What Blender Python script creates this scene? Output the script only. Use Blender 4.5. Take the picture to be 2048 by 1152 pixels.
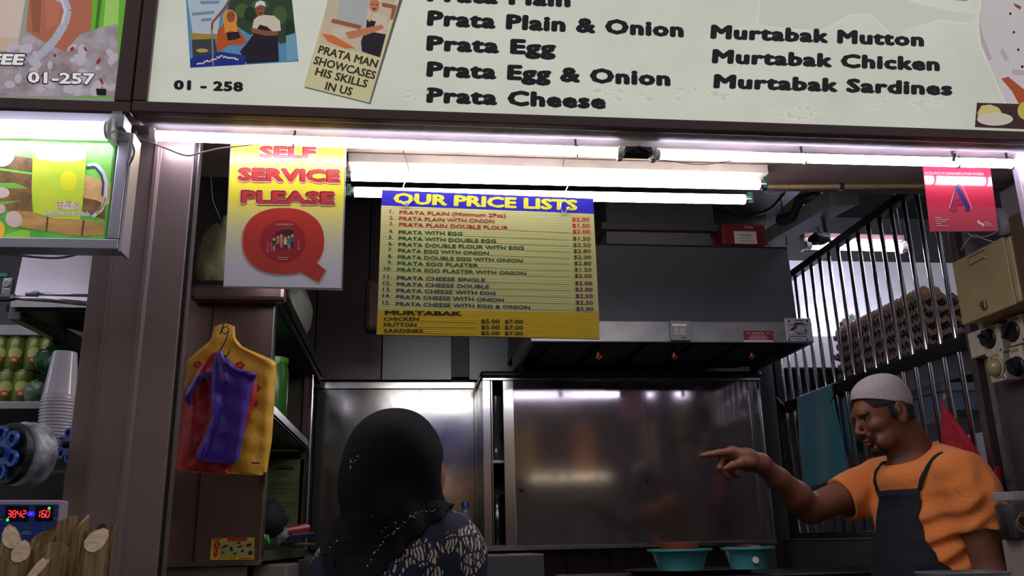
import bpy, math, random
import numpy as np
from mathutils import Vector, Matrix
random.seed(4)
sc = bpy.context.scene
for o in list(bpy.data.objects): bpy.data.objects.remove(o)
COL = sc.collection

# ---------------------------------------------------------------- camera
F, PITCH, YAW, ROLL = 1736.6, .28534, .11861, -.0221
cy_, sy_, cp_, sp_ = math.cos(YAW), math.sin(YAW), math.cos(PITCH), math.sin(PITCH)
FW = np.array([sy_*cp_, cy_*cp_, sp_]); r0 = np.array([cy_, -sy_, 0.0]); u0 = np.cross(r0, FW)
RT = r0*math.cos(ROLL)+u0*math.sin(ROLL); UP = -r0*math.sin(ROLL)+u0*math.cos(ROLL)
CAM = np.array([0, 0, 1.3])
cam = bpy.data.cameras.new('camera'); cam_o = bpy.data.objects.new('camera', cam); COL.objects.link(cam_o)
cam.sensor_width = 36; cam.lens = F/2048*36; cam.clip_start = .02; cam.clip_end = 100
m = Matrix(((RT[0], UP[0], -FW[0], CAM[0]), (RT[1], UP[1], -FW[1], CAM[1]), (RT[2], UP[2], -FW[2], CAM[2]), (0, 0, 0, 1)))
cam_o.matrix_world = m; sc.camera = cam_o
# measured points: a photo coordinate read back onto a real plane of the stall
def ray(x, y): return FW+RT*(x-1024)/F-UP*(y-576)/F
def PY(x, y, Y): d = ray(x, y); return CAM+d*(Y/d[1])
def PX(x, y, X): d = ray(x, y); return CAM+d*(X/d[0])
def PZ(x, y, Z): d = ray(x, y); return CAM+d*((Z-CAM[2])/d[2])

# ---------------------------------------------------------------- light and exposure
sc.view_settings.view_transform = 'Standard'; sc.view_settings.look = 'None'
sc.view_settings.exposure = 0.18; sc.view_settings.gamma = 1; sc.view_settings.use_curve_mapping = False
w = bpy.data.worlds.new('world'); sc.world = w; w.use_nodes = True
w.node_tree.nodes['Background'].inputs[0].default_value = (.66, .64, .68, 1)
w.node_tree.nodes['Background'].inputs[1].default_value = .46
TUBE_FRONT, TUBE_INNER, TUBE_LEFT, TUBE_FAR = 18, 19, 12, 70      # radiance of the fluorescent tubes

# ---------------------------------------------------------------- materials
def srgb(c):
    return tuple(((v/255)/12.92 if v/255 <= .04045 else ((v/255+.055)/1.055)**2.4) for v in c)
MATS = {}
def mat(name, col, rough=.5, metal=0, emit=0, ecol=None, noise=0, nscale=8, col2=None, bump=0, bscale=60, alpha=1,
        trans=0, rvar=0, stretch=(1, 1, 1), coat=0, spec=.5, sheen=0):
    if name in MATS: return MATS[name]
    M = bpy.data.materials.new(name); M.use_nodes = True; nt = M.node_tree; b = nt.nodes['Principled BSDF']
    c = srgb(col); b.inputs['Base Color'].default_value = (*c, 1)
    b.inputs['Roughness'].default_value = rough; b.inputs['Metallic'].default_value = metal
    b.inputs['Specular IOR Level'].default_value = spec; b.inputs['Coat Weight'].default_value = coat
    b.inputs['Transmission Weight'].default_value = trans; b.inputs['Alpha'].default_value = alpha
    b.inputs['Sheen Weight'].default_value = sheen
    if emit:
        b.inputs['Emission Color'].default_value = (*srgb(ecol or col), 1); b.inputs['Emission Strength'].default_value = emit
    if noise or bump or rvar:
        tc = nt.nodes.new('ShaderNodeTexCoord'); mp = nt.nodes.new('ShaderNodeMapping'); mp.inputs['Scale'].default_value = stretch
        nt.links.new(tc.outputs['Object'], mp.inputs[0])
    if noise or rvar:
        n = nt.nodes.new('ShaderNodeTexNoise'); n.inputs['Scale'].default_value = nscale; n.inputs['Detail'].default_value = 6
        n.inputs['Roughness'].default_value = .65
        nt.links.new(mp.outputs[0], n.inputs['Vector'])
        r = nt.nodes.new('ShaderNodeValToRGB'); nt.links.new(n.outputs['Fac'], r.inputs[0])
        r.color_ramp.elements[0].position = .35; r.color_ramp.elements[1].position = .68
        c2 = srgb(col2) if col2 else tuple(v*(1-noise) for v in c)
        r.color_ramp.elements[0].color = (*c, 1); r.color_ramp.elements[1].color = (*c2, 1)
        if noise:
            nt.links.new(r.outputs[0], b.inputs['Base Color'])
            if emit and not ecol: nt.links.new(r.outputs[0], b.inputs['Emission Color'])
        if rvar:
            q = nt.nodes.new('ShaderNodeMapRange'); nt.links.new(n.outputs['Fac'], q.inputs['Value'])
            q.inputs['From Min'].default_value = .3; q.inputs['From Max'].default_value = .7
            q.inputs['To Min'].default_value = max(.02, rough-rvar); q.inputs['To Max'].default_value = rough+rvar
            nt.links.new(q.outputs[0], b.inputs['Roughness'])
    if bump:
        n2 = nt.nodes.new('ShaderNodeTexNoise'); n2.inputs['Scale'].default_value = bscale; n2.inputs['Detail'].default_value = 3
        nt.links.new(mp.outputs[0], n2.inputs['Vector'])
        bp = nt.nodes.new('ShaderNodeBump'); bp.inputs['Strength'].default_value = bump; bp.inputs['Distance'].default_value = .01
        nt.links.new(n2.outputs['Fac'], bp.inputs['Height']); nt.links.new(bp.outputs[0], b.inputs['Normal'])
    MATS[name] = M; return M
def pmat(col, rough=.45, emit=0):                       # printing ink
    return mat('ink_%d_%d_%d_%d_%d' % (*col, int(rough*100), int(emit*100)), col, rough, emit=emit)

STEEL = mat('brushed_steel', (150, 150, 156), .26, .95, noise=.3, nscale=3, rvar=.07, bump=.02, bscale=9)
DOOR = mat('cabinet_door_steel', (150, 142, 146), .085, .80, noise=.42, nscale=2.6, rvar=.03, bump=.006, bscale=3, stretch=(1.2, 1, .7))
WALLST = mat('splashback_steel', (160, 160, 158), .13, .86, noise=.45, nscale=2.2, rvar=.06, bump=.02, bscale=4)
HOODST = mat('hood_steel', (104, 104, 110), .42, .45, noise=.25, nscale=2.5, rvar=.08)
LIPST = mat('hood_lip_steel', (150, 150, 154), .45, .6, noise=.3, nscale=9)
TRIMST = mat('polished_steel_trim', (200, 200, 205), .16, 1)
DARKST = mat('dark_steel', (60, 58, 60), .4, .8, noise=.3, nscale=6)
CLAD = mat('brown_metal_cladding', (152, 132, 126), .36, .25, noise=.16, nscale=2.5, rvar=.06, bump=.03, bscale=260)
CLADL = mat('light_cladding_ridge', (150, 132, 130), .3, .4)
FRAMEBR = mat('brown_sign_frame', (98, 74, 72), .42, .2, noise=.12, nscale=20)
SOFF = mat('dirty_beige_soffit', (166, 154, 144), .5, noise=.5, nscale=6, col2=(96, 86, 80), bump=.1, bscale=30)
SOFFD = mat('dark_soffit', (122, 110, 112), .55, noise=.4, nscale=6)
DIRTYBR = mat('grimy_brown_beam', (128, 112, 104), .55, noise=.45, nscale=7)
BLACK = mat('black_plastic', (14, 13, 16), .45)
CABLE = mat('white_cable', (205, 200, 205), .45)
WHITEP = mat('white_plastic', (216, 212, 208), .4)
RUBBER = mat('soot_black', (16, 16, 18), .7)
ALU = mat('aluminium_frame', (176, 176, 186), .38, .55, noise=.1, nscale=15)
CEIL = mat('dark_ceiling', (42, 42, 46), .8, noise=.3, nscale=4)
def tube_mat(n, s, c=(246, 243, 255)): return mat(n, (240, 240, 245), .4, emit=s, ecol=c)

# ---------------------------------------------------------------- mesh helpers
ORG = {}
def V(p): return np.array(p, float)
class MB:
    def __init__(s): s.v = []; s.f = []; s.m = []; s.mats = []; s.cur = 0
    def use(s, M):
        if M not in s.mats: s.mats.append(M)
        s.cur = s.mats.index(M); return s
    def add(s, vs, fs):
        b = len(s.v); s.v += [tuple(map(float, p)) for p in vs]
        for f in fs: s.f.append(tuple(i+b for i in f)); s.m.append(s.cur)
        return s
    def box(s, x0, x1, y0, y1, z0, z1):
        return s.hexa([(x0, y0, z0), (x1, y0, z0), (x1, y1, z0), (x0, y1, z0), (x0, y0, z1), (x1, y0, z1), (x1, y1, z1), (x0, y1, z1)])
    def hexa(s, p): return s.add(p, [(0, 3, 2, 1), (4, 5, 6, 7), (0, 1, 5, 4), (1, 2, 6, 5), (2, 3, 7, 6), (3, 0, 4, 7)])
    def bar(s, a, b, w, h, up=(0, 0, 1)):
        a, b = V(a), V(b); d = b-a; d /= np.linalg.norm(d); sd = np.cross(d, V(up)); n = np.linalg.norm(sd)
        sd = sd/n if n > 1e-6 else V((1, 0, 0)); u = np.cross(sd, d); sd = sd*w/2; u = u*h/2
        return s.hexa([a-sd-u, a+sd-u, b+sd-u, b-sd-u, a-sd+u, a+sd+u, b+sd+u, b-sd+u])
    def poly(s, pts, d):                                     # closed outline extruded by vector d
        pts = [V(p) for p in pts]; n = len(pts); d = V(d)
        s.add(pts+[p+d for p in pts], [tuple(range(n)), tuple(range(2*n-1, n-1, -1))]+[(i, i+n, (i+1) % n+n, (i+1) % n) for i in range(n)])
        return s
    def tube(s, path, r, n=8, cap=True):
        path = [V(p) for p in path]; k = len(path); rs = r if hasattr(r, '__len__') else [r]*k
        d0 = path[1]-path[0]; a = V((0, 0, 1)) if abs(d0[2]) < .9*np.linalg.norm(d0) else V((1, 0, 0)); vs = []
        for i, p in enumerate(path):
            d = path[min(i+1, k-1)]-path[max(i-1, 0)]; d = d/(np.linalg.norm(d)+1e-9)
            a = a-d*(a@d); a = a/(np.linalg.norm(a)+1e-9); b = np.cross(d, a)
            for j in range(n):
                t = 2*math.pi*j/n; vs.append(p+(a*math.cos(t)+b*math.sin(t))*rs[i])
        fs = [(i*n+j, i*n+(j+1) % n, (i+1)*n+(j+1) % n, (i+1)*n+j) for i in range(k-1) for j in range(n)]
        if cap: fs += [tuple(range(n-1, -1, -1)), tuple(range((k-1)*n, k*n))]
        return s.add(vs, fs)
    def lathe(s, prof, c, axis=(0, 0, 1), n=20, sx=1):        # prof: (radius, height along axis)
        c = V(c); ax = V(axis); ax = ax/np.linalg.norm(ax)
        a = V((1, 0, 0)) if abs(ax[0]) < .8 else V((0, 1, 0)); a = a-ax*(a@ax); a /= np.linalg.norm(a); b = np.cross(ax, a); vs = []
        for r, h in prof:
            for j in range(n):
                t = 2*math.pi*j/n; vs.append(c+ax*h+(a*math.cos(t)*sx+b*math.sin(t))*r)
        k = len(prof)
        fs = [(i*n+j, i*n+(j+1) % n, (i+1)*n+(j+1) % n, (i+1)*n+j) for i in range(k-1) for j in range(n)]
        if prof[0][0] > 1e-5: fs.append(tuple(range(n-1, -1, -1)))
        if prof[-1][0] > 1e-5: fs.append(tuple(range((k-1)*n, k*n)))
        return s.add(vs, fs)
    def ball(s, c, r, n=14, R=None):
        c = V(c); r = V(r) if hasattr(r, '__len__') else V((r, r, r)); k = max(6, n//2); vs = []; R = np.eye(3) if R is None else R
        for i in range(k+1):
            p = math.pi*i/k
            for j in range(n):
                t = 2*math.pi*j/n; vs.append(c+R@(r*V((math.sin(p)*math.cos(t), math.sin(p)*math.sin(t), math.cos(p)))))
        return s.add(vs, [(i*n+j, (i+1)*n+j, (i+1)*n+(j+1) % n, i*n+(j+1) % n) for i in range(k) for j in range(n)])
    def grid(s, fn, nu, nv, thick=None):                     # fn(u,v)->point, u,v in 0..1
        vs = [fn(i/nu, j/nv) for j in range(nv+1) for i in range(nu+1)]
        fs = [(j*(nu+1)+i, j*(nu+1)+i+1, (j+1)*(nu+1)+i+1, (j+1)*(nu+1)+i) for j in range(nv) for i in range(nu)]
        return s.add(vs, fs)
    def build(s, name, M=None, parent=None, smooth=False, bevel=0, base=None, solid=0, sub=0, kind=None):
        if M is not None and not s.mats: s.mats = [M]
        if base is not None: o = V(base)
        elif parent is not None: o = ORG[parent.name]
        else:
            a = np.array(s.v); o = V((a[:, 0].mean(), a[:, 1].mean(), a[:, 2].min()))
        me = bpy.data.meshes.new(name); me.from_pydata([tuple(V(p)-o) for p in s.v], [], s.f)
        for q in s.mats: me.materials.append(q)
        if len(s.mats) > 1: me.polygons.foreach_set('material_index', s.m)
        me.validate(); me.update()
        return link(me, name, parent, o, smooth, bevel, solid, sub, kind)
def link(me, name, parent, o, smooth=False, bevel=0, solid=0, sub=0, kind=None):
    ob = bpy.data.objects.new(name, me); COL.objects.link(ob)
    if parent is not None: ob.parent = parent
    else: ob.location = Vector(o)
    ORG[ob.name] = V(o)
    if smooth:
        me.polygons.foreach_set('use_smooth', [True]*len(me.polygons))
        if smooth != 'all':
            import bmesh
            bm = bmesh.new(); bm.from_mesh(me)
            bmesh.ops.recalc_face_normals(bm, faces=bm.faces)
            for e in bm.edges:
                if len(e.link_faces) == 2 and e.calc_face_angle(0) > .7: e.smooth = False
            bm.to_mesh(me); bm.free()
    if solid:
        q = ob.modifiers.new('thickness', 'SOLIDIFY'); q.thickness = solid; q.offset = 0
    if bevel:
        q = ob.modifiers.new('bevel', 'BEVEL'); q.width = bevel; q.segments = 2; q.limit_method = 'ANGLE'
    if sub:
        q = ob.modifiers.new('subdivision', 'SUBSURF'); q.levels = sub; q.render_levels = sub
    if kind: ob['kind'] = kind
    return ob
def tag(o, label, cat=None, group=None):
    o['label'] = label
    if cat: o['category'] = cat
    if group: o['group'] = group
    return o
def thing(name, label, cat, loc, group=None):
    o = bpy.data.objects.new(name, None); COL.objects.link(o); o.empty_display_size = .05
    o.location = Vector(V(loc)); ORG[o.name] = V(loc); return tag(o, label, cat, group)
def struct(o, label=None):
    o['kind'] = 'structure'
    if label: o['label'] = label
    return o
def copy_tree(root, off, label=None, rotz=0, scale=None):
    r = root.copy(); COL.objects.link(r); r.location = root.location+Vector(off)
    if rotz: r.rotation_euler.z += rotz
    if scale: r.scale = scale
    ORG[r.name] = V(r.location)
    if label: r['label'] = label
    for ch in root.children:
        c = ch.copy(); COL.objects.link(c); c.parent = r
        for g in ch.children:
            d = g.copy(); COL.objects.link(d); d.parent = c
    return r

# ---------------------------------------------------------------- text and flat print, on planes facing the front
TCACHE = {}
def glyphs(txt, off, shear=0, space=1):
    k = (txt, off, shear, space)
    if k not in TCACHE:
        c = bpy.data.curves.new('t', 'FONT'); c.body = txt; c.offset = off; c.resolution_u = 2; c.shear = shear; c.space_character = space
        o = bpy.data.objects.new('t', c); me = bpy.data.meshes.new_from_object(o)
        v = np.array([p.co[:] for p in me.vertices]) if len(me.vertices) else np.zeros((1, 3)); f = [tuple(p.vertices) for p in me.polygons]
        bpy.data.objects.remove(o); bpy.data.curves.remove(c); bpy.data.meshes.remove(me); TCACHE[k] = (v, f)
    return TCACHE[k]
CAPH = None
class Print(MB):                                             # ink lying on a plane; pos maps photo px to the plane
    def __init__(s, pos, nrm=(0, -1, 0)): super().__init__(); s.pos = pos; s.n = V(nrm); s.lay = 0
    def layer(s, k): s.lay = k; return s
    def P(s, x, y): return s.pos(x, y)+s.n*(.0006+.00035*s.lay)
    def ink(s, col, rough=.45, emit=0): return s.use(pmat(col, rough, emit))
    def pg(s, pts): s.cnt = getattr(s, 'cnt', 0)+1; o_ = s.n*((s.cnt % 60)*5e-6); pts = [s.P(*p)+o_ for p in pts]; return s.add(pts, [tuple(range(len(pts)))])
    def el(s, cx, cy, rx, ry, n=24, rot=0, a0=0, a1=2*math.pi):
        c, q = math.cos(rot), math.sin(rot); pts = []
        for i in range(n):
            t = a0+(a1-a0)*i/n; x, y = rx*math.cos(t), ry*math.sin(t); pts.append((cx+x*c-y*q, cy+x*q+y*c))
        return s.pg(pts)
    def line(s, pts, w):
        for a, b in zip(pts[:-1], pts[1:]):
            dx, dy = b[0]-a[0], b[1]-a[1]; L = math.hypot(dx, dy) or 1; nx, ny = -dy/L*w/2, dx/L*w/2
            s.pg([(a[0]+nx, a[1]+ny), (b[0]+nx, b[1]+ny), (b[0]-nx, b[1]-ny), (a[0]-nx, a[1]-ny)])
        return s
    def text(s, txt, a, b, cap, off=.02, shear=0, grow=0, space=1):
        v, f = glyphs(txt, 0, shear, space); H, _ = glyphs('H', 0); h0, h1 = H[:, 1].min(), H[:, 1].max()
        if off > .012:                                       # heavy weight: copies of the outline shifted round a small circle
            e = off; v0, f0 = glyphs(txt, 0, shear, space); nv = len(v0); vv = []; ff = []
            for i in range(9):
                d = np.array([0, 0, i]) if i == 8 else np.array([math.cos(i*math.pi/4)*e, math.sin(i*math.pi/4)*e, i])
                vv.append(v0+d); ff += [tuple(k+i*nv for k in q_) for q_ in f0]
            v, f = np.concatenate(vv), ff; H, _ = glyphs('H', 0); h0, h1 = H[:, 1].min()-e, H[:, 1].max()+e
        A, B = s.P(*a), s.P(*b); x0, x1 = v[:, 0].min(), v[:, 0].max()
        mx, my = (a[0]+b[0])/2, (a[1]+b[1])/2; dx, dy = b[0]-a[0], b[1]-a[1]; L = math.hypot(dx, dy)
        T = s.P(mx+dy/L*cap, my-dx/L*cap); X = (B-A)/(x1-x0); Y = (T-s.P(mx, my))
        ex = X/np.linalg.norm(X); Y = Y-ex*(Y@ex)*(0 if abs(dy/L) < .1 else 1); Y = Y/(h1-h0)
        pts = A+np.outer(v[:, 0]-x0, X)+np.outer(v[:, 1]-h0, Y)+np.outer(v[:, 2], s.n)*.00003
        return s.add(pts, f)
def noff(s, x, y, amp): return s
# ================================================================ STRUCTURE
def wall(name, b, M, label, **k):
    return struct(MB().box(*b).build(name, M, **k), label)
FLOORM = mat('grey_floor_tile', (110, 106, 104), .4, noise=.2, nscale=3)
wall('floor', (-7, 7, -7, 8, -.05, 0), FLOORM, 'grey floor of the food centre')
XR = 1.85; YB = 4.2
GREYW = mat('grey_painted_wall', (120, 122, 124), .5, .2, noise=.35, nscale=2)
GREYD = mat('dark_panel_wall', (72, 66, 66), .42, .45, noise=.35, nscale=2)
# upper back wall in its separate panels
wall('wall_back', (-1.0, 1.9, YB+.02, YB+.12, 0, 3.2), mat('wall_core', (60, 60, 62), .7), 'dark wall at the back of the stall')
bw = bpy.data.objects['wall_back']
def wpx(x0, x1, y0, y1, name, M, t=.012, Y=YB, lab=None, bev=.001):
    a, b = PY(x0, (y0+y1)/2, Y), PY(x1, (y0+y1)/2, Y); c = PY((x0+x1)/2, y0, Y); d = PY((x0+x1)/2, y1, Y)
    o = MB().box(a[0], b[0], Y-t, Y+.02, d[2], c[2]).build(name, M, bw)
    if lab: o['label'] = lab
    return o
PANM = mat('satin_wall_panel', (118, 120, 124), .34, .7, noise=.25, nscale=1.6, rvar=.06)
PAND = mat('brown_reflecting_panel', (92, 82, 80), .35, .7, noise=.3, nscale=1.5, rvar=.06)
wpx(560, 636, 330, 760, 'wall_panel', PAND, lab='dark brown wall panel above the shelves')
wpx(639, 766, 330, 760, 'wall_panel', PAND, lab='dark brown wall panel left of the price list')
wpx(769, 902, 330, 760, 'wall_panel', PANM)
wpx(937, 1045, 330, 760, 'wall_panel', PANM)
wpx(1049, 1120, 330, 745, 'wall_panel', PAND)
wpx(903, 936, 560, 756, 'wall_channel', DARKST, t=.03, lab='narrow dark vertical channel cover')
wpx(628, 948, 766, 778, 'wall_ledge', TRIMST, t=.02)
wpx(628, 948, 780, 1096, 'splashback_panel', WALLST, lab='shiny stainless splashback sheet')
wpx(949, 968, 766, 1096, 'splashback_panel', WALLST)
TILE = mat('dull_white_tile', (120, 112, 110), .3, noise=.18, nscale=5)
tx = PY(640, 1120, YB)[0]; k = 0
for i in range(12):
    for j in range(3):
        x0 = tx-.1+i*.205; z1 = 1.262-j*.305
        if x0+.2 > 1.85: continue
        o = MB().box(x0+.002, x0+.203, YB-.006, YB+.02, z1-.302, z1).build('tile', TILE, bw, bevel=.001)
wall('wall_left', (-.80, -.745, 2.36, YB+.1, 0, 3.0), GREYD, 'dark partition on the left side of the stall')
wall('ceiling_stall', (-1.0, 1.95, 2.5, YB+.12, 2.98, 3.04), CEIL, 'dark ceiling above the stall')
wall('ceiling_neighbour', (1.95, 5.2, 2.5, 6.2, 3.3, 3.36), CEIL, 'dark ceiling above the stall to the right')
wall('ceiling_drinks', (-3.6, -1.0, 2.1, 4.6, 2.98, 3.04), CEIL, 'dark ceiling above the drinks stall')
wall('wall_header', (-3.6, 5.2, 2.06, 2.12, 2.5, 3.36), DIRTYBR, 'brown header board behind the signboards')
# lintel above the opening: beige rounded ledge, dark recess, brown underside
def ledge(name, x0, x1, label):
    prof = [(1.862, 2.252), (1.87, 2.250), (1.895, 2.250), (1.922, 2.254), (1.942, 2.264), (1.953, 2.282), (1.954, 2.300), (1.954, 2.33), (1.90, 2.33), (1.862, 2.33)]
    n = len(prof); vs = [(x, y, z) for x in (x0, x1) for y, z in prof]
    fs = [tuple(range(n)), tuple(range(2*n-1, n-1, -1))]+[(i, i+n, (i+1) % n+n, (i+1) % n) for i in range(n)]
    return struct(MB().add(vs, fs).build(name, SOFF, smooth=True), label)
ledge('trim_1', -.628, 2.6, 'dirty beige rounded ledge under the prata signboard')
ledge('trim_2', -2.4, -.636, 'dirty beige rounded ledge under the drinks signboard')
wall('trim_4', (-3.6, 5.2, 1.955, 2.05, 2.298, 2.50), SOFFD, 'dark recess strip above the front tubes')
wall('trim_3', (-3.6, 5.2, 2.052, 2.44, 2.350, 2.50), DIRTYBR, 'grimy brown lintel box over the counter opening', bevel=.004)
# pillar clad in brown metal
pp = [(-.765, 2.075), (-.712, 2.075), (-.708, 2.05), (-.640, 2.05), (-.636, 2.042), (-.626, 2.042), (-.622, 2.05), (-.545, 2.05), (-.541, 2.056), (-.541, 2.075), (-.765, 2.115)]
vs = [(x, y, z) for z in (0, 2.29) for x, y in pp]; n = len(pp)
struct(MB().add(vs, [tuple(range(n)), tuple(range(2*n-1, n-1, -1))]+[(i, (i+1) % n, (i+1) % n+n, i+n) for i in range(n)]).build('pillar', CLAD, bevel=.0015),
       'brown metal-clad pillar between the two stalls')
pil = bpy.data.objects['pillar']
MB().box(-.540, -.536, 2.052, 2.078, 0, 2.29).build('edge_strip', BLACK, pil)
MB().box(-.535, -.531, 2.054, 2.080, 0, 2.29).build('edge_strip', mat('dull_edge', (120, 110, 108), .4, .6), pil)
r = PY(247, 549, 2.05)[0]
MB().tube([(-.709, 2.048, 0), (-.709, 2.048, 2.28)], .0016, 6).build('sealant_bead', CLADL, pil)
# right side wall carrying the switchgear, and the corner post
RWALL = mat('right_wall_grey', (96, 94, 98), .4, .4, noise=.3, nscale=3, rvar=.08)
wall('wall_right', (1.86, 1.92, 2.14, 2.60, 0, 2.5), RWALL, 'grey side wall right of the cook')
wall('corner_post', (PY(2036, 335, 2.02)[0], 1.80, 2.02, 2.045, 0, 2.35), mat('lilac_grey_post', (188, 176, 190), .35, .3), 'pale metal corner post at the right of the opening', bevel=.003)
# counter (mostly below the frame)
CT = MB().box(-.53, 1.70, 1.98, 2.12, .0, .98).build('counter', STEEL, bevel=.004); struct(CT, 'stainless serving counter across the stall front')

# ================================================================ SIGNBOARDS
SIGNY = 1.85
def fS(Y): return lambda x, y: PY(x, y, Y)
SIGNE = .46
panelM = mat('backlit_signboard_acrylic', (226, 229, 214), .3, emit=SIGNE, noise=.08, nscale=1.8, col2=(206, 209, 194))
# faint grime drawn into the acrylic along its lower edge
main = thing('signboard', 'wide backlit white signboard listing prata and murtabak dishes', 'signboard', (.6, 1.85, 2.27))
MB().box(-.61, 2.6, 1.852, 1.86, 2.248, 3.0).build('sign_panel', panelM, main)
fr = MB()
fr.box(-.632, 2.65, 1.838, 1.862, 2.246, 2.273).build('frame_rail', FRAMEBR, main, bevel=.003)
MB().box(-.632, -.602, 1.838, 1.862, 2.274, 3.05).build('frame_rail', FRAMEBR, main, bevel=.003)
p = Print(fS(1.852)); INK = (26, 22, 30); p.use(mat('sign_black_ink', INK, .35))
for t, a, b, cap in (('Prata Plain', (853, 3.5), (1141, 15.4), 31), ('Prata Plain & Onion', (853, 52), (1367.6, 75.6), 31),
                     ('Prata Egg', (852, 102), (1112, 112), 31), ('Prata Egg & Onion', (852, 154), (1341, 173), 31),
                     ('Prata Cheese', (852, 206), (1212, 219), 31), ('Murtabak Mutton', (1420, 78), (1848, 94), 28.5),
                     ('Murtabak Chicken', (1423, 127), (1879.6, 143), 28.5), ('Murtabak Sardines', (1426, 177), (1905, 192), 28.5),
                     ('01 - 258', (347, 180), (486.5, 184), 20)):
    p = Print(fS(1.852)); p.use(MATS['sign_black_ink']); p.text(t, a, b, cap, .062, space=1.1); p.build('lettering', None, main)
# photograph of the two stall holders
E = .34
q = Print(fS(1.852))
def I(*c): return q.ink(c, .35, E)
I(92, 150, 190).pg([(360, -90), (372, 0), (380.6, 136), (597.5, 123.4), (584, 0), (574, -80)]); q.layer(1)
I(190, 205, 215).pg([(375, 0), (456, 0), (440, 30), (436, 68), (386, 70)])
I(120, 150, 175).pg([(400, 2), (440, 2), (438, 8), (402, 9)]).pg([(384, 26), (430, 22), (428, 28), (385, 32)]).pg([(402, 38), (424, 36), (423, 42), (403, 44)])
I(44, 70, 38).pg([(462, -20), (582, -20), (592, 82), (560, 88), (540, 60), (500, 70), (470, 50), (452, 42)])
I(70, 100, 50).el(520, 10, 18, 10).el(560, 30, 14, 18).el(484, 22, 14, 14)
I(30, 50, 30).el(590-10, 60, 9, 20).el(500, 30, 12, 16)
I(180, 140, 40).pg([(381, 66), (436, 70), (436, 80), (382, 78)])
I(60, 62, 70).pg([(384, 80), (430, 78), (436, 110), (386, 124)])
I(120, 170, 200).pg([(572, 72), (592, 66), (597, 118), (574, 122)])
q.layer(2)
I(196, 84, 30).pg([(436, 60), (447, 50), (472, 50), (482, 66), (494, 84), (482, 92), (462, 90), (452, 94), (438, 104), (432, 96)])
I(232, 150, 60).el(460, 38, 14.5, 18).pg([(448, 44), (473, 44), (476, 66), (460, 62), (450, 68)])
I(222, 212, 190).pg([(508, 40), (520, 30), (548, 32), (560, 42), (562, 62), (546, 64), (520, 62), (504, 60)])
q.layer(3)
I(24, 20, 34).pg([(453, 66), (477, 64), (482, 76), (470, 80), (456, 82)]).pg([(498, 82), (520, 50), (534, 54), (556, 72), (558, 124), (494, 128), (480, 104)])
I(150, 84, 56).el(462, 34, 8.5, 11.5).el(520, 20, 9.5, 13).pg([(503, 56), (530, 62), (556, 64), (556, 72), (530, 72), (504, 66)])
I(230, 232, 235).pg([(510, 16), (512, 6), (520, 2), (529, 4), (532, 14), (521, 10)])
I(22, 40, 140).pg([(380.8, 136), (381, 118), (412, 112), (440, 104), (492, 112), (490, 130)])
q.layer(4)
I(60, 30, 28).el(458.5, 31, 1.5, 1).el(466, 31, 1.5, 1).el(517, 18, 1.6, 1.1).el(524, 18, 1.6, 1.1).el(521, 27, 3.5, 1.3)
I(226, 214, 180)
for i in range(26): q.el(396+i*3.2+random.uniform(-1, 1), 130-min(i, 15)*1.1+random.uniform(-1.5, 2)+(i > 15)*(i-15)*.6, 2.4, 1.7, 8)
I(150, 70, 60).line([(464, -4), (446, 22), (425, 46), (424, 60)], 4.5)
I(130, 130, 140).line([(424, 60), (427, 132)], 3.6)
I(196, 170, 90).el(405, 102, 12, 4)
q.build('photo_print', None, main)
# newspaper clipping
q = Print(fS(1.852)).layer(1)
q.ink((120, 122, 112), .4, .2).pg([(666, -22), (609, 176), (741, 209), (812, -22)]); q.layer(2)
I(226, 216, 168).pg([(663, -25), (607, 173), (738.5, 206), (806, -25)]); q.layer(3)
I(214, 196, 170).pg([(659, -20), (637, 88), (760, 116), (796, -20)]); q.layer(4)
I(188, 190, 190).pg([(680, 0), (740, 0), (728, 60), (670, 50)])
I(166, 96, 60).pg([(665, 38), (724, 52), (720, 60), (662, 46)]).pg([(764, 6), (794, 12), (786, 40), (780, 40), (784, 18), (764, 14)])
I(220, 120, 60).pg([(643, 68), (668, 72), (712, 98), (690, 98), (656, 84)])
I(220, 205, 190).el(682, 66, 18, 9).pg([(738, 22), (772, 34), (776, 56), (760, 72), (730, 62)])
q.layer(5)
I(34, 26, 40).pg([(730, 62), (772, 70), (760, 116), (724, 104), (722, 84)]).pg([(734, 40), (752, 44), (748, 56), (732, 56)])
I(206, 130, 92).pg([(690, 66), (726, 58), (764, 50), (768, 58), (730, 72), (698, 80)]).el(749, 10, 10, 16)
I(226, 190, 80).line([(746, 26), (738, 44)], 4)
q.layer(6); I(70, 30, 28).el(746, 10, 2, 1.2).el(753, 11, 2, 1.2).el(749, 19, 3.5, 1.5)
I(240, 240, 236).pg([(739, 2), (746, -8), (756, -6), (761, 4), (750, -1)])
q.layer(4); q.use(mat('clipping_brown_ink', (92, 82, 50), .4))
for t, a, b in (('PRATA MAN', (635, 107), (753, 137)), ('SHOWCASES', (626, 128.5), (749, 160)), ('HIS SKILLS', (629, 151), (733, 177)), ('IN US', (649, 180), (702.5, 192.5))):
    q.text(t, a, b, 16.5, .03)
q.build('newspaper_clipping', None, main)
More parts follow.
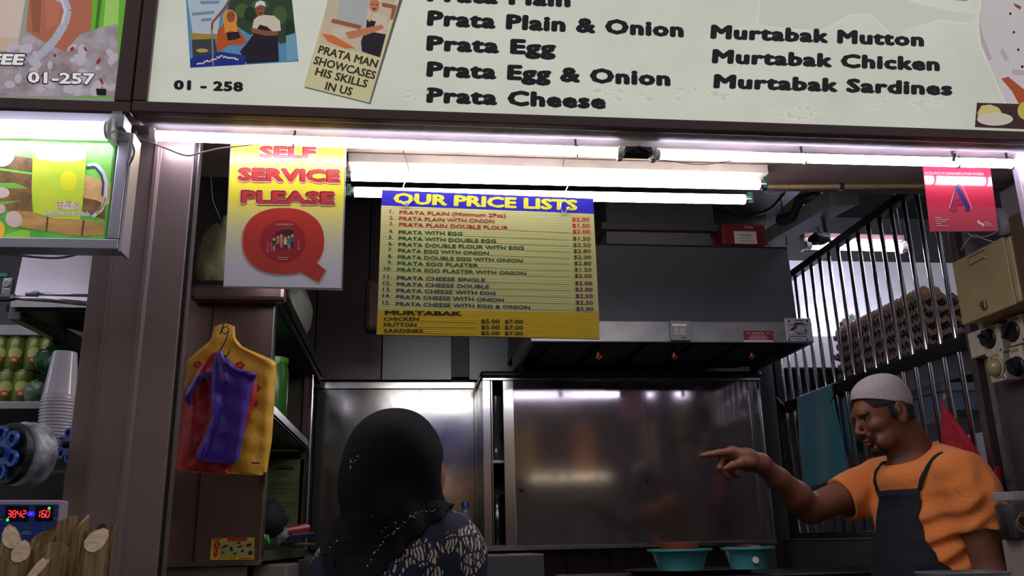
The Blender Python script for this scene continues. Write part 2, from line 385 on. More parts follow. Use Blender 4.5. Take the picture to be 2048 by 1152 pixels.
# chef picture and food picture at the right end
q = Print(fS(1.852)).layer(1)
I(222, 214, 214).pg([(1968, -40), (1956, 40), (1960, 90), (1990, 160), (2015, 215), (2120, 215), (2120, -60)]); q.layer(2)
I(196, 186, 190).pg([(1956, 40), (1961, 84), (1976, 122), (1984, 118), (1968, 80)]).pg([(2004, 96), (2018, 118), (2010, 124), (2000, 106)]).pg([(2022, 138), (2048, 142), (2048, 152), (2024, 150)])
I(150, 60, 60).pg([(2026, 6), (2042, 14), (2040, 20), (2030, 14)])
I(36, 26, 30).el(2020, 28, 2.6, 2.6).el(2027, 65, 2.6, 2.6).el(2036, 100, 2.6, 2.6).el(2044, 134, 2.8, 2.8)
I(180, 84, 34).pg([(2002, 158), (2016, 154), (2048, 180), (2060, 240), (2040, 214), (2024, 184)])
q.layer(3); I(62, 34, 30).pg([(1953, 206), (2120, 211), (2120, 262), (1949, 255)]); q.layer(4)
I(226, 206, 130).pg([(1956, 244), (1954, 226), (1962, 212), (1980, 210), (1996, 216), (2004, 228), (1994, 238), (1972, 250)])
I(226, 214, 200).el(1989, 239, 36, 13); I(214, 190, 90).el(2050, 222, 16, 18)
I(30, 26, 30).pg([(1908, -6), (1934, -6), (1934, 2), (1909, 1)])
q.build('chef_picture', None, main)
# water stains in the acrylic, each a faint flat blotch with its own outline
q = Print(fS(1.852))
stm = mat('water_stain', (214, 216, 200), .3, emit=.43)
q.use(stm).pg([(1520, -5), (1516, 50), (1580, 58), (1640, 62), (1700, 30), (1740, 28), (1775, 62), (1790, 92), (1812, 60), (1880, 40), (1940, 48), (1960, 30), (1900, 22), (1830, 6), (1800, -5)])
for cx, cy, n in ((1250, 186, 12), (1390, 186, 14), (1820, 205, 14), (835, 190, 6), (1600, 225, 12)):
    for i in range(n): q.el(cx+random.uniform(-60, 60)*(n/12), cy+random.uniform(-10, 14), random.uniform(3, 10), random.uniform(2, 5), 9)
q.build('water_stains', None, main, kind='stuff')

# left signboard (drinks stall, 01-257)
ls = thing('signboard', 'backlit drinks signboard with cup picture and number 01-257', 'signboard', (-.95, 1.85, 2.26))
MB().box(-1.8, -.665, 1.852, 1.86, 2.240, 3.0).build('sign_panel', mat('drinks_panel', (170, 176, 160), .3, emit=.3), ls)
MB().box(-1.85, -.634, 1.838, 1.862, 2.242, 2.270).build('frame_rail', FRAMEBR, ls, bevel=.003)
MB().box(-.672, -.636, 1.838, 1.862, 2.271, 3.05).build('frame_rail', FRAMEBR, ls, bevel=.003)
q = Print(fS(1.852)); E = .36
I(110, 190, 50).pg([(150, -60), (262, -60), (238, 195), (150, 195)]); q.layer(1)
I(170, 220, 110).pg([(214, -30), (240, -30), (236, 60), (206, 62)]); I(70, 120, 40).pg([(196, 0), (204, 0), (196, 60), (190, 62)])
I(224, 204, 190).pg([(-60, -60), (60, -60), (34, 102), (-60, 110)]); I(214, 190, 160).pg([(-60, 74), (38, 76), (34, 104), (-60, 110)])
I(186, 112, 84).pg([(60, -20), (186, -20), (182, 60), (150, 96), (130, 104), (50, 90)]); I(160, 92, 66).pg([(60, -10), (84, -10), (80, 66), (66, 64)])
I(198, 120, 92).pg([(90, -10), (124, -10), (116, 50), (92, 60)])
q.layer(2)
q.use(mat('crushed_ice_print', (150, 128, 132), .35, emit=.3, noise=1, nscale=16, col2=(206, 200, 208))).pg([(-60, 192), (-60, 108), (34, 100), (52, 62), (86, 84), (130, 104), (160, 70), (200, 56), (236, 48), (236, 192)])
I(184, 190, 206).line([(106, -10), (128, 0), (136, 22), (130, 48), (112, 78), (88, 104), (58, 126)], 16)
I(214, 218, 230).line([(112, -10), (126, 4), (131, 24), (124, 48)], 5)
I(206, 196, 208); 
for i in range(34): q.el(random.uniform(20, 228), random.uniform(92, 184), random.uniform(5, 15), random.uniform(4, 10), 9, random.uniform(0, 3))
I(168, 40, 56)
for i in range(14): q.el(random.uniform(20, 226), random.uniform(96, 186), random.uniform(3, 9), random.uniform(2, 4), 8, random.uniform(0, 3))
I(168, 160, 178)
for i in range(20): q.el(random.uniform(10, 228), random.uniform(92, 186), random.uniform(3, 9), random.uniform(2, 5), 7, random.uniform(0, 3))
q.layer(4); q.ink((52, 30, 40), .4).text('01-257', (53, 169), (192, 172.5), 26, .075); q.text('FEE', (-24, 132), (54, 134), 27, .08, shear=.15)
q.layer(5); q.ink((238, 236, 236), .35, .5).text('01-257', (56, 166.5), (190, 170), 22, .03); q.text('FEE', (-20, 130), (51, 131.5), 22, .04, shear=.15)
q.ink((18, 16, 20)).pg([(193, 178), (213, 179), (213, 192), (194, 191)])
q.build('drinks_picture', None, ls)
# ================================================================ FLUORESCENT TUBES
def tube_light(label, a, b, r, M, endM, group=None, batten=None, name='fluorescent_tube', clips=(), cap=.025):
    a, b = V(a), V(b); d = (b-a)/np.linalg.norm(b-a)
    t = thing(name, label, 'light', (a+b)/2-V((0, 0, r)), group)
    MB().tube([a+d*cap, b-d*cap], r, 16).build('glowing_tube', M, t, smooth='all')
    for s, e in ((a, 1), (b, -1)):
        MB().tube([s+d*e*cap*1.15, s], r*1.06, 14).build('end_cap', endM, t, smooth=True)
        MB().box(s[0]-.006, s[0]+.006, s[1]-.004, s[1]+r*2.4, s[2]-r*.8, s[2]+r*1.6).build('lamp_holder', WHITEP, t)
    for c in clips:
        p = a+d*np.linalg.norm(b-a)*c
        MB().tube([p+V((0, math.cos(u)*(r+.002), math.sin(u)*(r+.002))) for u in np.linspace(-2.2, 2.2, 12)], .0025, 5).build('clip', BLACK, t)
        MB().box(p[0]-.0025, p[0]+.0025, p[1]+r, p[1]+r+.004, p[2], 2.298).build('clip_strap', BLACK, t)
    if batten is not None: batten(t)
    return t
tm1 = tube_mat('tube_light_front', TUBE_FRONT, (236, 230, 255)); tm2 = tube_mat('tube_light_inner', TUBE_INNER, (255, 250, 240))
LY = 2.0
a, b = PY(303, 271, LY), PY(1243, 306, LY)
g1 = 'slim tubes along the front edge'
tube_light('slim white front tube, left one above the yellow poster', a, b, .0125, tm1, WHITEP, g1, clips=(.29, .9), cap=.01)
a, b = PY(1310, 309, LY), PY(2235, 333, LY)
tube_light('slim white front tube, right one above the red A sign', a, b, .0125, tm1, WHITEP, g1, clips=(.31, .64, .76), cap=.01)
# inner twin fixture
ft = thing('twin_tube_fixture', 'twin fluorescent fixture behind the price list, two thick glowing tubes', 'light', PY(1100, 380, 2.4)+V((0, 0, -.04)))
def seg(x0, y0, x1, y1, Y): return PY(x0, y0, Y), PY(x1, y1, Y)
endg = mat('green_lamp_holder', (20, 70, 60), .4)
for (q0, r, Y) in (((703, 351, 1518, 369), .0150, 2.24), ((709, 384, 1489, 399), .0145, 2.345)):
    A, B = seg(*q0, Y); d = (B-A)/np.linalg.norm(B-A)
    MB().tube([A, B], r, 16).build('glowing_tube', tm2, ft, smooth='all')
    for s, e in ((A, -1), (B, 1)):
        MB().tube([s, s+d*e*.016], r*.98, 12).build('end_cap', TRIMST, ft, smooth=True)
        MB().box(s[0]+e*.016-.006, s[0]+e*.016+.006, s[1]-.012, s[1]+.012, s[2]-.015, s[2]+.02).build('lamp_holder', endg, ft)
A, B = seg(697, 338, 1530, 358, 2.27)
MB().bar((A[0], 2.275, 2.334), (B[0], 2.275, 2.334), .07, .030).build('batten', mat('grimy_white_batten', (190, 180, 165), .5, noise=.3, nscale=9), ft, bevel=.003)
# pipe to the right of the fixture
A, B = seg(1534, 374, 1850, 372, 2.36)
cp = MB().tube([A, B, B+(B-A)*.9], .0085, 10).build('conduit_pipe', mat('yellowed_pipe', (150, 120, 84), .4, .3, noise=.3, nscale=20), None, smooth=True)
tag(cp, 'yellowed conduit pipe running right from the inner tube light under the lintel', 'pipe')
for x in (1682,):
    A = PY(x, 373, 2.36); MB().tube([A-V((.006, 0, 0)), A+V((.006, 0, 0))], .0115, 10).build('pipe_clip', BLACK, cp)
# left tube over the juice poster
a, b = PY(-330, 250, 1.66), PY(218, 261, 1.66)
lt = tube_light('thick white tube light over the sugarcane drink poster', a, b, .0175, tube_mat('tube_light_left', TUBE_LEFT, (234, 228, 255)), WHITEP, None, cap=.004)
a, b = PY(-330, 236, 1.70), PY(255, 252, 1.70)
MB().bar(a+V((0, 0, 0)), b+V((0, 0, 0)), .05, .03).build('batten', ALU, lt, bevel=.002)
# cables
def cable(pts, r, label, M=CABLE, name='cable'):
    P = [V(p) for p in pts]; out = []
    for i in range(len(P)-1):                                # Catmull-Rom
        p0, p1, p2, p3 = P[max(i-1, 0)], P[i], P[i+1], P[min(i+2, len(P)-1)]
        for t in np.linspace(0, 1, 7)[:-1]:
            out.append(.5*((2*p1)+(-p0+p2)*t+(2*p0-5*p1+4*p2-p3)*t*t+(-p0+3*p1-3*p2+p3)*t**3))
    out.append(P[-1]); o = MB().tube(out, r, 7).build(name, M, None, smooth='all'); tag(o, label, 'cable'); return o
cable([PY(x, y, Y) for x, y, Y in ((272, 262, 2.0), (276, 274, 1.99), (300, 284, 1.98), (330, 296, 1.98), (372, 311, 1.98), (400, 306, 1.98), (440, 297, 1.98), (490, 291, 1.99), (520, 286, 2.01))],
      .0019, 'thin white cable sagging in front of the brown pillar top')
cable([PY(x, y, Y) for x, y, Y in ((236, 262, 1.68), (252, 270, 1.67), (264, 288, 1.66), (268, 305, 1.66), (262, 322, 1.67), (256, 330, 1.75))], .0026,
      'grey cable looping down beside the sugarcane poster frame', mat('grey_cable', (150, 146, 156), .4))
cable([PY(x, y, Y) for x, y, Y in ((1300, 318, 1.99), (1340, 322, 1.98), (1400, 329, 1.98), (1460, 322, 1.98), (1530, 314, 1.98), (1600, 311, 2.0))], .0011,
      'thin wire under the joint of the two front tubes', mat('brown_wire', (110, 96, 96), .5))
cable([PY(x, y, Y) for x, y, Y in ((1880, 318, 1.98), (1840, 322, 1.98), (1790, 318, 1.98), (1740, 313, 2.0))], .001,
      'thin wire under the right front tube beside the red A sign', MATS['brown_wire'])
# joint box between the tubes, black taped knots on the ledge
jb = MB(); c = PY(1277, 304, 2.0); jb.box(c[0]-.035, c[0]+.035, c[1]-.005, c[1]+.03, c[2]-.006, c[2]+.014)
for s in (-1, 1): jb.tube([c+V((s*.03, -.006, -.004)), c+V((s*.012, -.012, .004)), c+V((0, -.006, .012))], .004, 6)
tag(jb.build('tube_connector', DARKST, None, bevel=.002), 'dark connector joining the two slim front tubes', 'connector')
def knot(x, y, Y, s, lab):
    m = MB(); c = PY(x, y, Y); random.seed(x)
    for i in range(6):
        d = V([random.uniform(-1, 1) for _ in range(3)])*s
        m.tube([c-d, c+V([random.uniform(-.4, .4)*s for _ in range(3)]), c+d*.8], s*.28, 6)
    m.ball(c, s*.6, 8); tag(m.build('tape_knot', RUBBER, None), lab, 'tape')
knot(629, 241, 1.90, .009, 'black taped wire knot under the left part of the signboard')
knot(1916, 288, 1.92, .010, 'black taped wire knot under the right end of the signboard')
t = MB().tube([PY(1916, 290, 1.92), PY(1909, 305, 1.97), PY(1907, 322, 1.985)], .004, 6).build('tape_tail', RUBBER, bpy.data.objects['tape_knot.001'])

# ================================================================ SUGARCANE POSTER BOX
sx = thing('poster_box', 'aluminium framed lit poster of a sugarcane drink', 'poster', PY(120, 498, 1.70))
TL, TR, BR_, BL_ = PY(-260, 255, 1.7), PY(262, 266, 1.7), PY(234, 500, 1.7), PY(-250, 495, 1.7)
xr = TR[0]; zb = BR_[2]; zt = TR[2]
MB().box(-1.25, xr-.030, 1.7045, 1.715, zb+.02, zt-.01).build('back_panel', mat('sugarcane_backing', (96, 176, 70), .3, emit=.2), sx)
MB().box(-1.25, xr-.006, 1.716, 1.74, zb+.001, zt-.001).build('box_back', ALU, sx)
ins = .0215
fm = MB(); fm.box(-1.25, xr, 1.695, 1.74, zb, zb+ins).build('frame_rail', ALU, sx, bevel=.002)
MB().box(-1.25, xr, 1.695, 1.74, zt-ins, zt).build('frame_rail', ALU, sx, bevel=.002)
MB().box(xr-ins, xr, 1.695, 1.74, zb+ins, zt-ins).build('frame_rail', ALU, sx, bevel=.002)
MB().box(xr+.0005, xr+.006, 1.70, 1.75, zb-.002, zt).build('side_cover', mat('bright_aluminium', (205, 200, 212), .3, .4), sx)
# hangers reach up to the soffit
for x in (-1.05, -.66): MB().bar((x, 1.73, zt), (x, 1.84, 2.245), .02, .003).build('hanger', ALU, sx)
q = Print(fS(1.704)); E = .22
x_l, x_r, y_t, y_b = -200, 222, 284, 478
q.use(mat('sugarcane_green', (70, 170, 60), .3, emit=.2, noise=1, nscale=7, col2=(150, 214, 96))).pg([(-260, 276), (228, 284), (209, 477), (-260, 474)]); q.layer(1)
cane = mat('print_cane_dark', (86, 66, 40), .3, emit=.2, noise=1, nscale=30, col2=(150, 112, 66))
caneL = mat('print_cane_light', (196, 150, 92), .3, emit=.22, noise=1, nscale=26, col2=(226, 188, 130))
q.use(cane).pg([(-40, 300), (70, 318), (68, 345), (-40, 330)]).pg([(-40, 335), (66, 350), (64, 384), (-40, 366)]).pg([(-40, 376), (64, 376), (64, 430), (-40, 410)])
q.pg([(165, 392), (180, 392), (212, 412), (210, 440), (165, 424)])
q.use(caneL).pg([(170, 350), (222, 366), (220, 392), (168, 378)]).pg([(168, 380), (220, 386), (218, 410), (190, 400), (168, 396)])
I(110, 176, 60).pg([(0, 366), (30, 366), (56, 377), (0, 377)]).pg([(-20, 404), (40, 402), (0, 412)])
q.layer(2)
q.use(mat('print_cane_front', (206, 160, 96), .3, emit=.22, noise=1, nscale=24, col2=(166, 116, 66), stretch=(.3, 1, 1))).pg([(24, 421), (60, 424), (96, 435), (128, 432), (166, 440), (209, 446), (207, 470), (168, 472), (140, 470), (96, 462), (60, 458), (32, 452)])
I(214, 184, 176).el(28, 439, 17, 16, rot=.5); I(206, 176, 170).el(2, 386, 18, 11).el(0, 418, 12, 10)
I(90, 70, 40).line([(96, 434), (93, 463)], 4); q.line([(168, 441), (164, 472)], 4)
I(250, 190, 60).el(-2, 460, 12, 18); I(150, 206, 60).pg([(8, 470), (44, 460), (60, 462), (60, 475), (10, 476)])
I(255, 216, 190).el(4, 308, 26, 26)
q.layer(3); I(250, 250, 235).el(4, 308, 20, 20)
q.use(mat('print_juice', (168, 196, 50), .3, emit=.3, noise=1, nscale=9, col2=(196, 206, 60))).pg([(66, 310), (68, 300), (175, 302), (171, 344), (166, 410), (160, 440), (110, 438), (68, 426), (64, 384)])
I(214, 214, 120).el(120, 302, 54, 12); I(215, 215, 30).el(138, 362, 17, 20)
q.layer(4); q.ink((240, 244, 226), .3, .6).pg([(70, 304), (84, 292), (150, 290), (174, 300), (172, 318), (150, 324), (110, 324), (76, 318)])
I(196, 206, 204).line([(176, 332), (194, 330), (208, 346), (214, 366), (212, 396), (204, 420), (186, 434)], 7)
I(40, 60, 90).line([(172, 336), (190, 334), (203, 350), (207, 368), (205, 392)], 4)
I(170, 134, 84).line([(212, 396), (206, 414), (194, 428)], 4)
q.layer(5); q.ink((235, 225, 235), .3, .3).text('甘蔗水', (113.5, 418.5), (162.5, 420), 13, .05); q.text('Sugarcane Drink', (91, 430), (181, 432.5), 8.5, .06)
q.layer(6); q.ink((170, 30, 120), .3, .1).text('甘蔗水', (114, 418), (162, 419.5), 12.5, .0); q.ink((60, 50, 140), .3, .1).text('Sugarcane Drink', (92, 429.5), (180, 432), 7.6, .012)
q.build('poster_print', None, sx)

# ================================================================ SELF SERVICE POSTER
YP = 2.06
pw = thing('laminated_poster', 'yellow and white laminated self service poster with a large red Q', 'poster', PY(565, 577, YP))
SLAB = mat('laminate_sheet', (220, 220, 214), .08, alpha=.18, spec=.6)
def sheet(P4, t, name, M, par, bulge=0):
    m = MB(); a = [PY(*p, YP if len(p) == 2 else p[2]) for p in P4]
    m.poly(a, (0, t, 0)); return m.build(name, M, par)
POSTW = mat('poster_yellow_white', (226, 226, 228), .25)
def gradient(M, c0, c1, z0, z1):
    nt = M.node_tree; b = nt.nodes['Principled BSDF']; g = nt.nodes.new('ShaderNodeNewGeometry'); s = nt.nodes.new('ShaderNodeSeparateXYZ')
    r = nt.nodes.new('ShaderNodeMapRange'); r.inputs['From Min'].default_value = z0; r.inputs['From Max'].default_value = z1
    x = nt.nodes.new('ShaderNodeMix'); x.data_type = 'RGBA'; x.inputs['A'].default_value = (*srgb(c0), 1); x.inputs['B'].default_value = (*srgb(c1), 1)
    nt.links.new(g.outputs['Position'], s.inputs[0]); nt.links.new(s.outputs['Z'], r.inputs['Value']); nt.links.new(r.outputs[0], x.inputs['Factor'])
    nt.links.new(x.outputs['Result'], b.inputs['Base Color'])
gradient(POSTW, (222, 222, 228), (236, 226, 60), PY(565, 540, YP)[2], PY(565, 400, YP)[2])
MB().poly([PY(x, y, YP+.001) for x, y in ((462, 270), (694, 276), (685, 581), (446, 575))], (0, .0012, 0)).build('laminate', mat('clear_laminate', (170, 170, 176), .12, alpha=.5), pw)
MB().poly([PY(x, y, YP) for x, y in ((464, 270), (691, 275), (682, 576), (447, 572))], (0, .0008, 0)).build('poster_sheet', POSTW, pw)
q = Print(fS(YP)).layer(1)
LT = (('SELF', (518, 317), (632, 318), 24), ('SERVICE', (475, 362), (680, 366), 26), ('PLEASE', (481, 407), (669, 410), 26))
q.ink((238, 180, 160), .3)
for t, a, b, c in LT: q.text(t, (a[0]-2, a[1]+2.5), (b[0]+3, b[1]+2.5), c+4, .08)
q.layer(2).ink((120, 24, 30), .3)
for t, a, b, c in LT: q.text(t, (a[0], a[1]-1), (b[0], b[1]-1), c, .055)
q.layer(3).ink((190, 58, 54), .25)
for t, a, b, c in LT: q.text(t, (a[0]+2, a[1]-.5), (b[0]+1, b[1]-.5), c-2, .035)
def qshape(cx, cy, k):
    pts = []
    for i in range(56):
        t = 2*math.pi*i/56+.62; c_, s_ = math.cos(t), math.sin(t); x = cx+81*k*math.copysign(abs(c_)**.88, c_); y = cy+66*k*math.copysign(abs(s_)**.88, s_)
        pts.append((x, y))
    return pts
q.layer(1).ink((222, 150, 140), .3).pg(qshape(566, 483, 1.02)).pg([(602, 545), (634, 527), (654, 541), (638, 567)])
q.layer(2).ink((198, 52, 36), .28).pg(qshape(567, 482, 1)); q.pg([(596, 540), (630, 522), (651, 541), (637, 564)])
q.layer(3).ink((168, 26, 34), .28).el(566, 482, 46, 42, 36)
q.layer(4)
for i, (x, hcol, bcol, hh) in enumerate(((548, (214, 170, 130), (50, 20, 40), 0), (556, (214, 160, 120), (190, 120, 60), 4), (563, (220, 170, 130), (214, 150, 90), 7), (571, (220, 170, 130), (220, 210, 150), 2), (578, (200, 150, 110), (60, 130, 130), 4), (585, (220, 170, 130), (40, 110, 130), 7))):
    y = 478-hh
    q.ink(bcol, .35).pg([(x-3.4, y+4), (x+3.4, y+4), (x+3, y+14), (x-3, y+14)]); q.ink((50, 30, 60) if i % 2 else (180, 150, 120), .35).pg([(x-2.6, y+14), (x+2.6, y+14), (x+2, y+24), (x-2, y+24)])
    q.layer(5).ink(hcol, .35).el(x, y+1, 2.8, 3.4, 12).layer(4).ink((44, 14, 20), .35).el(x, y-1.5, 3.6, 3.6, 12)
q.ink((70, 14, 30), .35).pg([(552, 464), (560, 461), (580, 459), (588, 462), (588, 468), (552, 470)])
q.ink((206, 170, 150), .35).line([(536, 486), (535, 504)], 1).line([(542, 487), (542, 503)], 1).line([(597, 481), (598, 497)], 1).line([(542, 488), (556, 489)], .8).line([(533, 504), (538, 504)], 1.4).line([(595, 498), (600, 498)], 1.4)
q.ink((226, 190, 180), .35).text('QUEUEING UP', (553, 451), (586, 451.5), 3.6, .02).line([(556, 515), (577, 515.5)], 1.2).line([(557, 519), (576, 519.5)], 1)
q.build('poster_print', None, pw)
# cord that holds it
for x in (500, 660): MB().tube([PY(x, 272, YP), PY(x, 262, YP)+V((0, 0, .01))], .001, 5).build('cord', CABLE, pw)

# ================================================================ PRICE LIST
YL = 2.10
pl = thing('price_list_board', 'yellow and blue price list board hanging from two wire hooks', 'sign', PY(976, 674, YL))
BCOL = mat('board_pale_yellow', (204, 204, 128), .3)
def bumpwave(M, scale, s):
    nt = M.node_tree; tc = nt.nodes.new('ShaderNodeTexCoord'); wv = nt.nodes.new('ShaderNodeTexWave'); wv.bands_direction = 'Z'; wv.inputs['Scale'].default_value = scale
    bp = nt.nodes.new('ShaderNodeBump'); bp.inputs['Strength'].default_value = s; bp.inputs['Distance'].default_value = .004
    nt.links.new(tc.outputs['Object'], wv.inputs[0]); nt.links.new(wv.outputs['Fac'], bp.inputs['Height']); nt.links.new(bp.outputs[0], M.node_tree.nodes['Principled BSDF'].inputs['Normal'])
MB().poly([PY(x, y, YL) for x, y in ((764, 379.5), (1186.5, 397), (1199.5, 678.5), (752, 669.5))], (0, .004, 0)).build('board', mat('board_blue_edge', (30, 26, 120), .3), pl)
q = Print(fS(YL))
bumpwave(BCOL, 55, .12)
q.use(BCOL).pg([(762.5, 411), (1187.6, 427.8), (1197.6, 626), (755.5, 618)])
YE = mat('board_strong_yellow', (214, 178, 24), .28); bumpwave(YE, 55, .12)
q.use(YE).pg([(755.5, 618), (1197.6, 626), (1199.3, 677.8), (753, 669)])
q.use(mat('board_blue', (44, 36, 178), .28)).pg([(764, 380), (1186.5, 397.4), (1187.6, 427.8), (762.5, 411)])
z = lambda x, y: (740+x*.2864, 360+y*.2864)
q.layer(1).ink((212, 192, 116), .3).pg([z(1400, 245), z(1540, 250), z(1576, 925), z(1430, 915)])
q.layer(2).ink((226, 224, 60), .3).text('OUR PRICE LISTS', z(160, 167), z(1450, 216), 22, .05)
# hairline strokes of the display lettering
q.ink((44, 36, 178), .3)
rows = [('PRATA PLAIN (Minimum 2Pcs)', 204, 240, 948, 263), ('PRATA PLAIN WITH ONION', 203, 283, 870, 303), ('PRATA PLAIN DOUBLE FLOUR', 201, 325, 964, 349),
        ('PRATA WITH EGG', 199, 378, 646, 390), ('PRATA WITH DOUBLE EGG', 198, 421, 880, 442), ('PRATA DOUBLE FLOUR WITH EGG', 197, 464, 1073, 491),
        ('PRATA EGG WITH ONION', 195, 507, 831, 526), ('PRATA DOUBLE EGG WITH ONION', 193, 551, 1066, 579), ('PRATA EGG PLASTER', 191, 595, 756, 611),
        ('PRATA EGG PLASTER WITH ONION', 190, 640, 1090, 667), ('PRATA CHEESE SINGLE', 188, 697, 805, 714), ('PRATA CHEESE DOUBLE', 186, 741, 833, 760),
        ('PRATA CHEESE WITH EGG', 184, 785, 878, 806), ('PRATA CHEESE WITH ONION', 182, 829, 934, 853), ('PRATA CHEESE WITH EGG & ONION', 180, 878, 1118, 905)]
pr = ['$2.00', '$1.50', '$2.00', '$1.50', '$2.50', '$2.80', '$2.00', '$2.80', '$1.50', '$2.00', '$2.00', '$3.00', '$2.50', '$2.50', '$3.00']
py = [290, 333, 375, 424, 468, 510, 553, 596, 640, 683, 735, 778, 824, 870, 914]
for i, (t, x0, y0, x1, y1) in enumerate(rows):
    c = (196, 44, 52) if i < 3 else ((30, 92, 36) if i < 10 else (32, 36, 96))
    q.layer(2).ink(c, .3).text(t, z(x0, y0), z(x1, y1), 7.6, .022)
    n = '%d.' % (i+1); xr_ = 170-i*1.8; wd = 33 if i < 9 else 58
    q.text(n, z(xr_-wd, y0-8), z(xr_-3, y0-6), 7.4, .02)
    xp = 1410+i*2; q.text(pr[i], z(xp, py[i]), z(xp+121, py[i]+2), 7.8, .018)
    if i > 1: q.ink((110, 104, 60), .4).line([z(x1+6, y1+1), z(1384+i*1.6, py[i]-5)], .7)
q.ink((22, 20, 18), .3).text('MURTABAK', z(103, 942), z(640, 949), 8.6, .045)
for t, x1, y, yp in (('CHICKEN', 342, 984, 1000), ('MUTTON', 325, 1025, 1042), ('SARDINES', 372, 1067, 1083)):
    q.ink((22, 20, 18), .3).text(t, z(96, y), z(x1, y+1), 7.6, .025).text('$5.00', z(776, yp), z(905, yp+1), 7.6, .02).text('$7.00', z(940, yp+2), z(1068, yp+3), 7.6, .02)
    q.ink((120, 96, 20), .3).line([z(x1+6, y+4), z(738, y+12)], .8)
q.build('board_print', None, pl)
for pts in (((806, 300), (812, 318), (817, 338), (815, 352), (808, 368), (802, 388), (801, 400), (806, 409), (815, 411), (822, 404), (826, 397)),
            ((1130, 312), (1126, 328), (1127, 344), (1137, 356), (1138, 366), (1131, 382), (1124, 400), (1121, 414), (1124, 424), (1131, 425), (1136, 418), (1141, 410))):
    P = [PY(x, y, YL-.006 if i > 6 else YL+.002) for i, (x, y) in enumerate(pts)]
    P = [V((P[0][0]-.004, P[0][1], 2.349))]+P
    hk = MB().tube(P, .0016, 7).build('wire_hook', TRIMST, None, smooth='all')
    left = pts[0][0] < 1000
    tag(hk, 'bent steel wire hook through the price list board, %s' % ('left one over the word OUR' if left else 'right one over the word LISTS'), 'hook', 'hooks carrying the price list')

# ================================================================ RED A GRADE SIGN
ag = thing('grade_sign', 'red food hygiene grade sign with a large letter A', 'sign', PY(1928, 462, 2.06))
YA = 2.06
MB().poly([PY(x, y, YA) for x, y in ((1845, 326), (1980, 332), (1997, 462), (1861, 463))], (0, .003, 0)).build('sign_plate', mat('glossy_red_plate', (176, 44, 66), .12, coat=.5), ag)
q = Print(fS(YA)).layer(1)
za = lambda x, y: (1550+x*.3733, 330+y*.3733)
q.ink((214, 150, 150), .3).text('EXCELLENCE IN CLEANLINESS & FOOD HYGIENE', za(802, 50), za(1116, 56), 5, .02)
q.text('A', za(931, 252), za(1056, 245), 56, .10)
q.layer(2).ink((150, 36, 60), .2).text('A', za(935, 250), za(1052, 244), 53, .085)
q.layer(3).ink((40, 40, 96), .2).pg([za(962, 122), za(978, 104), za(1048, 240), za(1024, 242)]).line([za(970, 112), za(936, 244)], 1.6).line([za(952, 190), za(1016, 190)], 1.4)
q.layer(1).ink((214, 170, 170), .3)
for i in range(5): q.line([za(856+i*2, 282+i*11), za(892+(i*2 % 3)*20, 283+i*11)], 1.1)
q.el(*za(1092, 308), 3, 5, rot=-.7).el(*za(1110, 320), 3, 5, rot=-.7); q.line([za(1120, 306), za(1146, 307)], 1.1).line([za(1120, 316), za(1158, 317)], 1.1).line([za(1122, 326), za(1166, 327)], 1)
q.build('sign_print', None, ag)
MB().tube([PY(1910, 330, YA), PY(1910, 322, YA)+V((0, 0, .02))], .0012, 5).build('cord', CABLE, ag)
# ================================================================ EXTRACTION HOOD
hx0, hx1 = PY(1062, 683, 3.3)[0], PY(1628, 683, 3.3)[0]; HY = 3.3; zb_, zl = PY(1300, 684, HY)[2], PY(1300, 642, HY)[2]
hood = thing('extraction_hood', 'large dark stainless extraction hood over the back cabinet', 'hood', ((hx0+hx1)/2, 3.7, zb_))
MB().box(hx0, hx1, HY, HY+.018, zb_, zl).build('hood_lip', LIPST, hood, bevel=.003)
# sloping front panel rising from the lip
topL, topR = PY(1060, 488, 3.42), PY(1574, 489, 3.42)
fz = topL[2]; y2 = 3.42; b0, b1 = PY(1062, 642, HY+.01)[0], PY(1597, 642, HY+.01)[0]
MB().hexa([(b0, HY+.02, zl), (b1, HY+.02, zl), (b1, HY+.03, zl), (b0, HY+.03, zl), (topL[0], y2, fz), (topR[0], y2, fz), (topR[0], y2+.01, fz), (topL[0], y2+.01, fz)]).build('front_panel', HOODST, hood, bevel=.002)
for x, xt, nm in ((b1, topR[0], 'side_panel'), (b0, topL[0], 'side_panel')):
    MB().poly([(x, HY+.025, zl), (x, YB, zl), (xt, YB, fz), (xt, y2, fz)], (.006 if x < 1 else -.006, 0, 0)).build(nm, HOODST, hood)
MB().box(topL[0], topR[0], y2, YB, fz, fz+.006).build('top_panel', DARKST, hood)
MB().box(hx0, hx0+.018, HY+.018, 3.95, zb_, zl-.01).build('hood_lip', LIPST, hood)
MB().box(hx1-.018, hx1, HY+.018, 3.95, zb_, zl-.01).build('hood_lip', LIPST, hood)
MB().box(hx0+.01, hx1-.01, HY+.05, 3.95, zb_+.03, zb_+.04).build('filter_plate', mat('sooty_steel', (46, 44, 46), .5, .7, noise=.4, nscale=20), hood)
for k in range(5):
    x = hx0+.1+k*.2
    MB().box(x, x+.17, HY+.10, 3.9, zb_+.012, zb_+.03).build('grease_filter', DARKST, hood, bevel=.004)
ORB = mat('rusty_orange_brass', (150, 66, 34), .45, .4)
for px in (1196, 1347, 1502):
    c = PY(px, 700, 3.42); m = MB(); m.tube([(c[0], 3.42, zb_+.02), (c[0], 3.42, c[2]-.01)], .006, 8)
    nz = m.build('nozzle_pipe', DARKST, hood)
    MB().tube([(c[0], 3.42, c[2]-.008), (c[0], 3.42, c[2]-.03)], .008, 8).tube([(c[0]-.012, 3.42, c[2]-.03), (c[0], 3.42, c[2]-.038), (c[0]+.014, 3.42, c[2]-.03), (c[0]+.01, 3.42, c[2]-.022)], .0025, 6).build('nozzle', ORB, nz)
